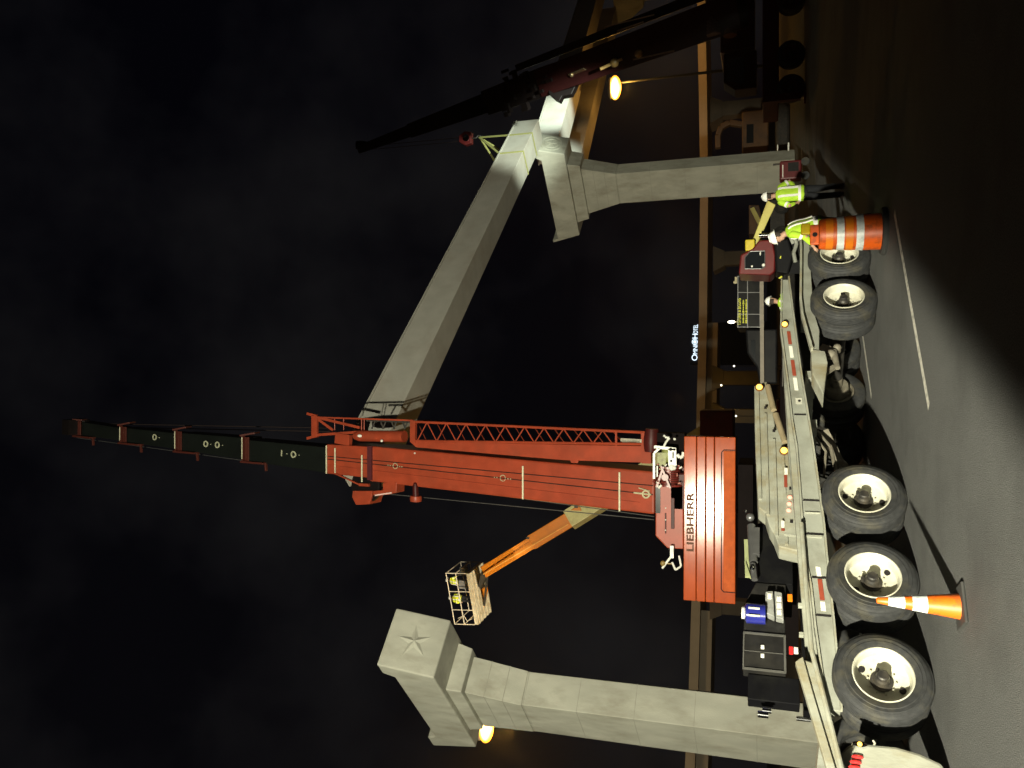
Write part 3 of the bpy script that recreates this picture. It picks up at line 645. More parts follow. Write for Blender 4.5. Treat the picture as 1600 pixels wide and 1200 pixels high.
# --- counterweight slabs
yc = 22.9
xl = at(1100, 939, yc).x; xr = at(1100, 682.5, yc).x
pxs = [1068, 1088, 1102.5, 1116, 1149.5]
zs_ = [at(p_, 800, yc).z for p_ in pxs]
CX = V((1, .042, 0)).normalized(); CY = V((-.042, 1, 0)).normalized()
def CW(u, v, z): return V(((xl + xr) / 2, yc, 0)) + CX * u + CY * v + Z * z
def cu(x): return x - (xl + xr) / 2
for i in range(4):
    zt_, zb2 = zs_[i] - .006, zs_[i + 1] + .006
    b = MB(); b.box(CW(0, .75, (zt_ + zb2) / 2), (xr - xl, 1.5, zt_ - zb2), (CX, CY, Z)); cs = b.build('counterweight_slab', cw_red, crane, bevel=.02)
    if i == 3:
        zp = at(1127.5, 800, yc).z
        x_a = at(1130, 922, yc).x; x_b = at(1130, 705, yc).x
        b = MB(); b.box(CW(cu((x_a + x_b) / 2), -.012, (zp + zb2) / 2 - .02), (x_b - x_a, .03, zp - zb2 - .06), (CX, CY, Z)); b.build('inset_panel', mat('orange_panel_red', (.42, .075, .01), .6, spec=.15), cs, bevel=.012)
        b = MB(); q_ = [(x_a - .03, zb2 + .0), (x_a - .03, zp - .06), (x_a + .04, zp + .005), (x_b - .04, zp + .005), (x_b + .03, zp - .06), (x_b + .03, zb2)]
        b.path([CW(cu(x), -.004, z) for x, z in q_], .014, 6); b.build('panel_groove', gap_black, cs)
b = MB(); b.box(CW(0, .8, (zs_[0] + zs_[4]) / 2), (xr - xl - .1, 1.3, zs_[0] - zs_[4] - .05), (CX, CY, Z)); b.build('slab_core', gap_black, crane)
z_t = (zs_[0] + zs_[1]) / 2; xa_ = at(1078, 861, yc).x; xb_ = at(1078, 769, yc).x
text('crane_lettering', 'LIEBHERR', .27, mat('matt_lettering', (.13, .07, .05), .9, spec=0), crane, CW(cu(xa_), -.006, z_t - .10), CX, Z, .004, 1.7, xb_ - xa_)
b = MB(); b.box(((xl + xr) / 2 - .1, yc + 1.6, zs_[4] - .25), (3.2, 2.2, .4)); b.build('slewing_frame', mat('undercarriage_black', (.006, .004, .004), .7, spec=.04), crane)
# --- machinery deck
b = MB(); hx0 = at(1045, 857, 23.6).x; hx1 = at(1045, 757, 23.6).x; hz0 = at(1068, 800, 23.6).z; hz1 = at(1024, 800, 23.6).z
b.prism([(hx0, 23.6, hz0), (hx1, 23.6, hz0), (hx1, 23.6, hz1), (hx0 + .35, 23.6, hz1), (hx0, 23.6, hz1 - .35)], (0, 1.6, 0)); mh = b.build('machine_house', crane_red, crane, bevel=.03)
b = MB(); b.box((hx1 - .45, 23.585, hz1 - .08), (.8, .03, .14)); b.build('vent_strip', glass_dark, mh)
b = MB(); b.box(((hx0 + hx1) / 2 + .1, 23.58, (hz0 + hz1) / 2 - .1), (.9, .04, .10)); b.box(((hx0 + hx1) / 2 - .2, 23.585, hz1 - .3), (.6, .03, .04)); b.build('door_panel', crane_dkred, mh, bevel=.01)
b = MB()
for dx in (-.4, -.1, .25): b.ball(((hx0 + hx1) / 2 + dx, 23.58, hz1 - .3), .022)
b.build('bolt', retro_dim, mh)
b = MB(); p_ = at(1050, 862, 23.4); b.box(p_, (.36, .1, .10)); b.tube(p_ + V((-.1, 0, 0)), p_ + V((-.5, 0, .28)), .035); b.path([p_ + V((-.1, 0, -.2)), p_ + V((-.4, 0, -.26)), p_ + V((-.52, 0, -.1)), p_ + V((-.3, 0, .0))], .03, 8); b.build('mirror_bracket', white_paint, mh)
b = MB(); q_ = at(1036, 880, 23.4); b.ball(q_, .08); b.tube(q_, q_ + V((0, 0, -.3)), .02); b.build('beacon', mat('brass_beacon', (.25, .17, .05), .4), mh)
b = MB(); w0 = at(1045, 743, 23.75); b.tube(w0 + V((-.24, 0, 0)), w0 + V((.24, 0, 0)), .34, None, 24); b.tube(w0 + V((-.29, 0, 0)), w0 + V((-.24, 0, 0)), .43, None, 24); b.tube(w0 + V((.24, 0, 0)), w0 + V((.29, 0, 0)), .43, None, 24); wn = b.build('winch_drum', mat('winch_red', (.16, .022, .016), .35), crane, smooth=True)
b = MB()
for k in range(7): b.tube(w0 + V((-.22 + .066 * k, 0, 0)), w0 + V((-.185 + .066 * k, 0, 0)), .355, None, 24)
b.build('wound_rope', mat('greased_red_rope', (.09, .02, .015), .35, metal=.4), wn)
random.seed(11)
for k in range(20):
    b = MB(); c0 = w0 + V((random.uniform(-.3, .34), -.44 + random.uniform(-.05, .05), random.uniform(-.42, .42))); b.tube(c0, c0 + V((random.uniform(-.09, .09), 0, random.uniform(-.09, .09))), random.uniform(.012, .038), None, 8)
    b.build('hydraulic_fitting', (mat('pinkish_fitting', (.5, .22, .17), .3), MATS['winch_red'], retro_dim)[k % 3], wn)
b = MB(); b.bar(w0 + V((-.3, -.5, -.1)), w0 + V((.32, -.5, .16)), .05, .05); b.bar(w0 + V((-.3, -.46, .3)), w0 + V((.3, -.46, .1)), .06, .05); b.tube(w0 + V((0, -.4, .05)), w0 + V((0, -.52, .05)), .13, .10, 16); b.build('winch_gear', MATS['winch_red'], wn)
b = MB(); b.box(w0 + V((0, .5, -.1)), (1.0, .5, .8)); b.build('winch_frame', crane_dkred, wn, bevel=.02)
# white service brackets and hoses right of the winch
b = MB(); W = lambda px, py: at(px, py, 23.2)
b.bar(W(1044, 714), W(1057, 714), .50, .05, side=XX)
b.bar(W(1022, 698), W(1056, 702), .09, .05, side=Z); b.bar(W(1022, 748), W(1022, 708), .07, .05, side=Z); b.bar(W(1022, 708), W(1031, 700), .07, .05); b.path([W(1037, 698), W(1041, 690), W(1046, 684), W(1039, 683)], .035); b.ball(W(1054, 686), .04); b.ball(W(1038, 681), .035); b.ball(W(1050, 730), .1, 1, .5, 1)
b.path([W(1058, 710), W(1062, 715), W(1067, 713), W(1068, 706)], .05, 10)
b.bar(W(1027, 745), W(1027, 728), .04, .03, side=Z); b.ball(W(1053, 731), .07)
b.build('service_bracket', white_paint, crane, bevel=.006)
b = MB(); b.tube(W(1048, 702) + V((0, -.03, 0)), W(1048, 702) + V((0, -.06, 0)), .045, None, 14); b.box(W(1052, 711) + V((0, -.06, 0)), (.18, .02, .03)); b.box(W(1049, 720) + V((0, -.05, 0)), (.06, .03, .05)); b.build('bracket_hole', gap_black, crane)
b = MB(); b.ball(W(1040, 712) + V((0, .4, 0)), .25, 1, .6, .7); b.box(W(1032, 722) + V((0, .4, 0)), (.5, .3, .25)); b.build('pump_body', mat('olive_pump', (.25, .27, .08), .5, dirt=(.1, .08, .03), dscale=6), crane, smooth=True)
b = MB(); b.box(W(1045, 722) + V((.3, .8, 0)), (1.0, .6, .8)); b.build('pump_frame', MATS['undercarriage_black'], crane)
# --- boom
def bsec(px0, pya0, pyb0, px1, pya1, pyb1, depth, name, material, bevel=.03, off=0, parent=crane):
    A = [BP(px0, pya0, off), BP(px0, pyb0, off)]; B = [BP(px1, pya1, off), BP(px1, pyb1, off)]
    b = MB(); dn = -bn * depth
    b.hexa([A[0], A[1], A[1] + dn, A[0] + dn], [B[0], B[1], B[1] + dn, B[0] + dn]); return b.build(name, material, parent, bevel=bevel)
b1 = bsec(1022, 737, 804, 577, 697, 752, 1.5, 'boom_base_section', crane_red, .06)
b2 = bsec(578, 698, 747, 510, 694, 740, 1.3, 'boom_sleeve', crane_red, .04, .0)
def bline(px0, py0, px1, py1, r, off, name, material, parent, n=6):
    b = MB(); b.tube(BP(px0, py0, off), BP(px1, py1, off), r, None, n); return b.build(name, material, parent)
bline(512, 713, 1020, 759, .014, .03, 'control_cable', rope_dark, b1); bline(512, 717.5, 1020, 773, .014, .03, 'control_cable', rope_dark, b1)
bline(510, 726, 1000, 785, .008, .012, 'edge_seam', mat('boom_seam', (.25, .035, .015), .5), b1)
for px, a, c_ in ((510, 696, 740), (523.5, 700, 739), (565.5, 711, 753), (817, 728, 780), (968, 738, 799)):
    b = MB(); w_ = .05 if px > 700 else .045
    b.bar(BP(px, a, .05), BP(px, c_, .05), w_, .03, side=bd); b.build('reflective_strap', mat('pale_strap', (.62, .6, .42), .5, var=.25, scale=14), b1)
b = MB(); b.bar(BP(578, 697, .03), BP(578, 750, .03), .20, .08, side=bd); b.build('sleeve_gap', mat('maroon_gap', (.07, .008, .012), .6), b1)
for px, py in ((618, 728), (786, 747)):
    c0 = BP(px, py, .02); b = MB(); b.lathe(c0, bn, [(.09, 0), (.09, .02), (.11, .02), (.11, 0)], 16, True)
    for dz in (-.3, -.2, .22, .32): b.tube(c0 + bd * dz, c0 + bd * dz + bn * .03, .02, None, 8)
    b.build('boom_fitting', mat('dull_brass', (.45, .4, .25), .4), b1)
b = MB(); b.ball(BP(648, 708, .03), .03); b.build('rivet', retro_dim, b1)
c0 = BP(1010, 772, .03); b = MB(); b.lathe(c0, bn, [(.08, 0), (.08, .05), (.13, .05), (.13, 0)], 16, True); b.tube(c0 + bd * -.15, c0 + bd * .4, .03); b.tube(c0 + bx_ * .1 + bd * -.1, c0 + bx_ * .16 + bd * .25, .02); b.build('boom_fitting', MATS['dull_brass'], b1)
# sheave and rope guard hanging on the left of the sleeve
b = MB(); c0 = (BP(556, 756, -.2) + BP(590, 756, -.2)) / 2 + bx_ * -.05; b.lathe(c0, bn, [(.0, .12), (.62, .12), (.66, .06), (.66, -.06), (.62, -.12), (0, -.12)], 32); b.build('sheave', boom_black, b1)
b = MB(); b.bar(BP(525, 740, 0), BP(562, 757, 0), .05, .08, side=bx_); b.bar(BP(562, 757, 0), BP(577, 758, 0), .1, .1, side=bx_); b.build('sheave_bracket', crane_red, b1)
b = MB(); b.prism([BP(551, 767, 0), BP(582, 767, 0), BP(580, 778, 0), BP(577, 788, 0), BP(556, 789, 0), BP(550, 777, 0)], -bn * .7)
b.prism([BP(583, 767, 0), BP(598, 766, 0), BP(598, 755, 0), BP(620, 752, 0), BP(619, 770, 0), BP(606, 773, 0), BP(583, 774, 0)], -bn * .5); hd = b.build('rope_anchor_block', crane_red, b1, bevel=.02)
b = MB(); b.bar(BP(586, 774, .04), BP(612, 770, .04), .05, .03, side=bx_); b.build('glint_plate', mat('pale_pinkish_plate', (.75, .5, .45), .4), hd)
b = MB(); b.tube(BP(649, 758, 0), BP(650, 775, 0), .10, .12, 14); b.ball(BP(649, 757, 0), .08); b.build('suspended_pulley', crane_dkred, b1, smooth=True)
b = MB(); b.lathe(BP(650, 779, 0), bx_, [(0, -.1), (.2, -.1), (.22, 0), (.2, .1), (0, .1)], 20); b.build('pulley_cap', crane_red, b1, smooth=True)
# telescoped dark sections with red collars
secs = [(511, 699, 739, 382, 687, 720, 1.15), (381, 684, 718, 277, 676, 703, 1.0), (276, 677, 702, 190, 668, 690, .9), (190, 669, 689, 118, 658, 679, .8)]
for i, s_ in enumerate(secs):
    o_ = bsec(*s_, 'telescopic_section', boom_grey, .03, -.03 * i)
for px, a, c_, L_, dp in ((380, 681, 721, 22, 1.15), (275, 672, 705, 20, 1.0), (189, 665, 692, 18, .9), (118, 656, 681, 14, .8)):
    b = MB(); b.bar(BP(px, a, .05), BP(px, c_, .05), .07, .14, side=bd); b.bar(BP(px + 6, a + 2, .03), BP(px + 6, c_ - 1, .03), .22, .05, side=bd)
    b.bar(BP(px - 1, a - 1, .02), BP(px + L_, a - (5 if px > 150 else 0), -.2), .07, .5, side=bx_)
    b.bar(BP(px - 1, c_, .02), BP(px + L_ + 13, c_ + 3, .0), .08, .3, side=bx_); b.bar(BP(px + L_ + 13, c_ + 2, 0), BP(px + L_ + 14, c_ + 15, 0), .07, .1, side=bd)
    cl = b.build('boom_collar', collar_red, crane, bevel=.01)
    b = MB(); b.bar(BP(px - 2, a + 2, .13), BP(px - 2, c_ - 4, .13), .035, .02, side=bd); b.build('collar_strip', mat('pale_strap', (.62, .6, .42)), cl)
b = MB(); b.box(TIP + bn * .1, (.7, .8, .5), (bx_, bn, bd)); b.tube(TIP + bx_ * .35 + bn * -.3, TIP + bx_ * -.35 + bn * -.3, .35, None, 18); b.build('boom_head', boom_black, crane)
for px, py, ln in ((459, 710, 1), (440, 708, 0), (340, 695, 1), (322, 693.5, 1), (242, 683, 1)):
    c0 = BP(px, py, .03); b = MB()
    if ln: b.lathe(c0, bn, [(.085, 0), (.085, .03), (.135, .03), (.135, 0)], 20, True)
    else: b.bar(c0 - bx_ * .12, c0 + bx_ * .12, .04, .03, side=bd)
    b.tube(c0 - bd * .3, c0 - bd * .27, .02); b.build('section_marking', mat('pale_marking', (.4, .4, .27), .5), crane)  # marking tone dimmed to carry the floodlight's falloff
bline(120, 684, 1022, 807, .016, -.6, 'hoist_rope', rope, crane); bline(565, 768, 1022, 812, .016, -.4, 'hoist_rope', rope, crane)
b = MB(); b.tube(TIP + V((.0, .35, -.3)), V((TIP.x, TIP.y + .35, 19.4)), .02); b.tube(TIP + V((.15, .35, -.3)), V((TIP.x + .15, TIP.y + .35, 19.4)), .02); b.build('hoist_rope', rope_dark, crane)
# --- folded lattice jib beside the boom
jb = MB(); JO = -.15; DP = .75
def ch(px0, py0, px1, py1, r=.035, o0=0., n=8): jb.tube(BP(px0, py0, JO + o0), BP(px1, py1, JO + o0), r, None, n)
for o0 in (0, -DP):
    ch(650, 659, 1012, 676, .045, o0); ch(650, 689, 1012, 694, .045, o0)
    n_ = 10; xs_ = [652 + (957 - 652) * k / n_ for k in range(n_ + 1)]
    for k in range(n_):
        up_ = lambda x: 659 + (x - 650) * 17 / 362; dn_ = lambda x: 689 + (x - 650) * 5 / 362
        xm = (xs_[k] + xs_[k + 1]) / 2
        ch(xs_[k], dn_(xs_[k]), xm, up_(xm), .022, o0); ch(xm, up_(xm), xs_[k + 1], dn_(xs_[k + 1]), .022, o0)
for k in range(0, 11):
    x = 652 + (957 - 652) * k / 10; u_ = 659 + (x - 650) * 17 / 362
    jb.tube(BP(x, u_, JO), BP(x, u_, JO - DP), .02); jb.tube(BP(x, u_, JO - DP), BP(x + 15, 690, JO), .016)
jb.bar(BP(646, 657, JO), BP(646, 691, JO), .22, .12, side=bd); jb.bar(BP(1010, 676, JO), BP(1011, 724, JO), .30, .14, side=bd); jb.bar(BP(963, 674, JO), BP(963, 696, JO), .06, .06, side=bd)
jib = jb.build('lattice_jib', crane_red, crane)
b = MB(); b.prism([BP(640, 690, JO + .02), BP(1006, 697, JO + .02), BP(1006, 723, JO + .02), BP(880, 719, JO + .02), BP(650, 699, JO + .02)], -bn * .12)
b.prism([BP(890, 717, JO), BP(904, 718, JO), BP(902, 724, JO), BP(892, 723, JO)], -bn * .1); b.build('jib_side_plate', crane_red, jib, bevel=.01)
b = MB(); b.lathe(BP(1018, 688, JO), bx_, [(0, -.35), (.2, -.35), (.24, -.1), (.24, .1), (.2, .35), (0, .35)], 18); b.bar(BP(1024, 675, JO + .1), BP(1025, 691, JO + .1), .05, .05, side=bd); b.build('jib_foot_pulley', crane_dkred, jib, smooth=True)
b = MB(); b.bar(BP(970, 687, JO + .05), BP(1003, 689, JO + .05), .1, .05, side=bx_); b.tube(BP(972, 690, JO + .1), BP(1000, 690, JO + .1), .02); b.build('pin_rod', mat('worn_steel', (.4, .38, .3), .4, metal=.6), jib)
b = MB(); b.tube(BP(562, 681, JO), BP(632, 682, JO), .21, .21, 20); b.tube(BP(555, 681, JO), BP(562, 681, JO), .14, .21, 20); b.build('jib_cylinder', crane_red, jib, smooth=True)
b = MB()
for a_, c_ in (((488, 650), (562, 668)), ((488, 680), (562, 675)), ((492, 652), (493, 682)), ((497, 655), (520, 672)), ((480, 646), (495, 650)), ((480, 685), (495, 681))): b.bar(BP(*a_, JO), BP(*c_, JO), .1, .08)
b.bar(BP(492, 650, JO), BP(492, 683, JO), .28, .1, side=bd); b.bar(BP(495, 652, JO), BP(646, 657, JO), .06, .05); b.bar(BP(526, 684, JO), BP(548, 688, JO), .4, .2, side=bx_)
for x in (523, 537, 565, 569): b.tube(BP(x, 654, JO), BP(x, 672, JO), .018)
b.build('jib_head_frame', crane_red, jib, bevel=.006)
b = MB()
for k in range(7):
    x = 586 + 8.5 * k; b.tube(BP(x, 658, JO - .2), BP(x + (5 if k % 2 else -5), 670, JO - .2), .03)
b.bar(BP(575, 657, JO - .2), BP(650, 660, JO - .2), .06, .06); b.build('jib_hose', dark_metal, jib)
b = MB(); b.ball(BP(562, 681, JO + .25), .06, 1, 1, 1.5); b.ball(BP(596, 706, .1) + bx_ * .4, .05); b.build('glint_pin', retro_dim, jib)
b = MB(); random.seed(3)
for k in range(16):
    x = 660 + 20 * k; b.tube(BP(x, 656.5 + (x - 650) * .045, JO - .3), BP(x + 14, 656 + (x - 650) * .047, JO - .3), .03, .02)
b.build('jib_rope_guide', crane_dkred, jib)
# --- carrier (mostly hidden behind the trailer)
b = MB(); b.box((B0.x - .3, 25.6, 1.35), (3.0, 6.2, .9)); cb = b.build('carrier_body', MATS['undercarriage_black'], crane, bevel=.05)
b = MB(); b.tube((B0.x - .3, 25.6, 1.8), (B0.x - .3, 25.6, 2.15), 1.1, None, 32); b.build('slewing_ring', dark_metal, crane)
b = MB()
for sx in (-1, 1):
    for y_ in (23.4, 28.4):
        b.bar((B0.x - .3, y_, 1.0), (B0.x - .3 + sx * 3.9, y_, 1.0), .4, .35); b.tube((B0.x - .3 + sx * 3.9, y_, .1), (B0.x - .3 + sx * 3.9, y_, 1.2), .12); b.tube((B0.x - .3 + sx * 3.9, y_, 0), (B0.x - .3 + sx * 3.9, y_, .1), .4)
b.build('outrigger', MATS['undercarriage_black'], crane)
b = MB(); b.box((B0.x + .1, 24.5, 3.2), (1.1, 1.8, 2.3)); b.build('boom_pivot', crane_dkred, crane, bevel=.05)
for sx in (-1, 1):
    for y_ in (23.9, 25.5, 27.1): wheel(crane, (B0.x - .3 + sx * 1.5, y_, .68), V((sx, 0, 0)), r=.68, wd=.5, dual=False, rim_mat=crane_dkred)

# ============================================================ SECOND CRANE (dark, at the right)
T2 = at(565, 232, 47.7); F2 = at(1128, 26, 37.5)
c2 = thing('mobile_crane', (F2.x, 38, 0), 'dark maroon mobile crane at the right with its black boom leaning over the far pier', 'crane')
d2 = (F2 - T2).normalized()
toC = (CAM - (T2 + F2) / 2).normalized(); n2 = (toC - d2 * toC.dot(d2)).normalized(); s2 = n2.cross(d2)
def seg2(a, b_, w0, w1, dp, name, m_, off=0, parent=c2):
    A = T2.lerp(F2, a) + s2 * off; B = T2.lerp(F2, b_) + s2 * off
    b = MB(); b.hexa([A + s2 * w0 / 2 + n2 * dp / 2, A - s2 * w0 / 2 + n2 * dp / 2, A - s2 * w0 / 2 - n2 * dp / 2, A + s2 * w0 / 2 - n2 * dp / 2],
                     [B + s2 * w1 / 2 + n2 * dp / 2, B - s2 * w1 / 2 + n2 * dp / 2, B - s2 * w1 / 2 - n2 * dp / 2, B + s2 * w1 / 2 - n2 * dp / 2]); return b.build(name, m_, parent, bevel=.03)
seg2(0, .22, .5, .75, .8, 'boom_tip_section', boom_black); seg2(.2, .47, .85, 1.1, 1.0, 'boom_middle_section', boom_black); seg2(.45, .62, 1.35, 1.5, 1.2, 'boom_collar_section', boom_black)
mb2 = seg2(.60, 1.04, 1.4, 1.6, 1.3, 'boom_base_section', boom_maroon)
seg2(.55, .98, .35, .45, .6, 'folded_jib', boom_black, off=1.15 if s2.x > 0 else -1.15)
b = MB(); b.tube(T2 + V((0, 0, 0)), T2 + V((.4, 0, 0)), .4, None, 16); b.build('boom_head', boom_black, c2)
def l2(px0, py0, px1, py1, y0, y1, r, m_, name='hoist_rope'):
    b = MB(); b.tube(at(px0, py0, y0), at(px1, py1, y1), r, None, 6); return b.build(name, m_, c2)
l2(782, 164, 845, 138, 43.6, 42.4, .05, mat('polished_rope', (.5, .52, .5), .35, metal=.8)); l2(990, 93, 1053, 79, 38.6, 37.5, .035, mat('warm_rope', (.7, .55, .4), .3, metal=.8))
l2(945, 42, 1022, 23, 38.6, 37.2, .03, MATS['warm_rope']); l2(965, 48, 1005, 34, 38.6, 37.2, .03, MATS['warm_rope'])
random.seed(8); b = MB()
for k in range(26):
    c0 = T2.lerp(F2, random.uniform(.5, .64)) + s2 * random.uniform(-1.3, 1.3) + n2 * .65; b.box(c0, (random.uniform(.1, .5), random.uniform(.1, .4), .3), (s2, d2, n2))
b.build('boom_hardware', boom_black, c2)
b = MB(); b.prism([at(x, y, 41) for x, y in ((857, 128), (905, 122), (893, 147), (878, 150), (874, 158), (866, 154), (857, 146))], (0, .5, 0)); b.prism([at(x, y, 40.9) for x, y in ((905, 114), (935, 104), (930, 116), (908, 124))], (0, .4, 0)); b.build('sheave_block', boom_black, c2, bevel=.03)
b = MB(); b.bar(at(890, 118, 40.3), at(914, 108, 39.8), .25, .06, side=Z); b.ball(at(893, 117, 40.2), .12); b.build('polished_plate', mat('warm_polished', (.8, .6, .35), .25, metal=.9), c2)
b = MB(); b.path([at(938, 108, 39), at(955, 100, 39), at(962, 96, 39), at(972, 92, 39)], .08); b.ball(at(960, 98, 39), .22); b.ball(at(998, 84, 38.4), .2); b.build('boom_hose_reel', mat('warm_fitting', (.3, .18, .06), .4), c2)
# hook block and slings on the girder
hb = at(730, 217, 47.7)
hk = thing('hook_block', hb - Z * .6, 'small red hook block hanging from the dark crane above the girder end', 'hook block')
b = MB(); b.prism([hb + V((-.35, -.2, -.35)), hb + V((.35, -.2, -.35)), hb + V((.45, -.2, .1)), hb + V((.2, -.2, .5)), hb + V((-.2, -.2, .5)), hb + V((-.45, -.2, .1))], (0, .4, 0)); b.build('block_body', mat('bright_red_block', (.10, .012, .012), .4), hk, bevel=.04)
b = MB(); b.tube(hb + V((0, -.22, 0)), hb + V((0, .22, 0)), .22, None, 16); b.ball(hb + V((.1, -.24, .1)), .05); b.build('sheave', chrome, hk)
b = MB(); b.path([hb + V((0, 0, -.35)), hb + V((0, 0, -.6)), hb + V((.14, 0, -.75)), hb + V((.1, 0, -.92)), hb + V((-.08, 0, -.9))], .05); b.build('hook', dark_metal, hk)
b = MB(); b.tube(hb + V((-.12, 0, .4)), T2 + V((-.12, 0, 0)), .018); b.tube(hb + V((.12, 0, .4)), T2 + V((.12, 0, 0)), .018); b.build('hoist_rope', rope_dark, c2)
slm = mat('yellow_sling_webbing', (.3, .3, .1), .7, var=.1, scale=10)
for i, (a_, lab) in enumerate(((-3.9, 'yellow lifting sling from the hook block to the girder, the one nearer the red crane'), (-1.7, 'yellow lifting sling from the hook block to the girder, the one nearer the girder end'))):
    zz = 16.46 - 1.14 * (a_ + 28) / 28.1
    b = MB(); b.bar(hb + V((0, -.05, -.85)), GP(a_, 5.03, zz + 1.5), .13, .05, side=E1); b.bar(hb + V((0, .05, -.85)), GP(a_, 3.47, zz + 1.5), .13, .05, side=E1)
    b.bar(GP(a_, 5.03, zz + 1.52), GP(a_, 5.03, zz - .03), .13, .02, side=E1); b.bar(GP(a_, 5.03, zz - .03), GP(a_, 3.47, zz - .03), .13, .02, side=E1)
    b.build('lifting_sling', slm, None, label=lab, cat='sling', group='yellow lifting slings')
# carrier of the dark crane
b = MB(); b.box((F2.x + .3, 38.8, 1.45), (9.0, 2.8, .7)); b.build('carrier_body', crane_dkred, c2, bevel=.06)
b = MB(); b.box((F2.x + .3, 38.9, 2.9), (3.8, 2.6, 1.5)); b.build('superstructure', crane_dkred, c2, bevel=.08)
b = MB(); b.prism([(F2.x - 3.4, 37.5, 2.05), (F2.x - 1.7, 37.5, 2.05), (F2.x - 1.7, 37.5, 3.5), (F2.x - 3.0, 37.5, 3.5), (F2.x - 3.4, 37.5, 3.0)], (0, 1.1, 0)); cab2 = b.build('cab', boom_maroon, c2, bevel=.05)
b = MB(); b.prism([(F2.x - 3.2, 37.485, 2.6), (F2.x - 1.95, 37.485, 2.6), (F2.x - 1.95, 37.485, 3.35), (F2.x - 2.95, 37.485, 3.35)], (0, .012, 0)); b.build('window', glass_dark, cab2)
b = MB(); b.tube(V((F2.x - .9, 37.3, 3.9)), V((F2.x + .7, 37.3, 3.9)), .32, None, 20); b.tube(V((F2.x - 1.0, 37.3, 3.2)), V((F2.x + .6, 37.3, 3.2)), .3, None, 20)
for k in range(12): b.tube(V((F2.x - .85 + .13 * k, 37.3, 3.9)), V((F2.x - .80 + .13 * k, 37.3, 3.9)), .345, None, 20)
b.build('winch_drum', mat('winch_brown', (.12, .06, .04), .5), c2)
for x in (-3.6, -2.1, .3, 1.8): wheel(c2, (F2.x + x, 37.35, .6), V((0, -1, 0)), r=.6, wd=.4, dual=False, rim_mat=crane_dkred)
b = MB(); b.box((F2.x - 4.1, 37.2, 1.0), (.3, .3, 1.6)); b.tube((F2.x - 4.1, 37.2, 0), (F2.x - 4.1, 37.2, .08), .35); b.build('outrigger', crane_dkred, c2)
b = MB(); b.box(at(1232, 229.5, 37.0), (.35, .1, .06)); b.box(at(1215, 231, 37.0), (.25, .1, .04)); b.build('reflective_plate', tape_white, c2)

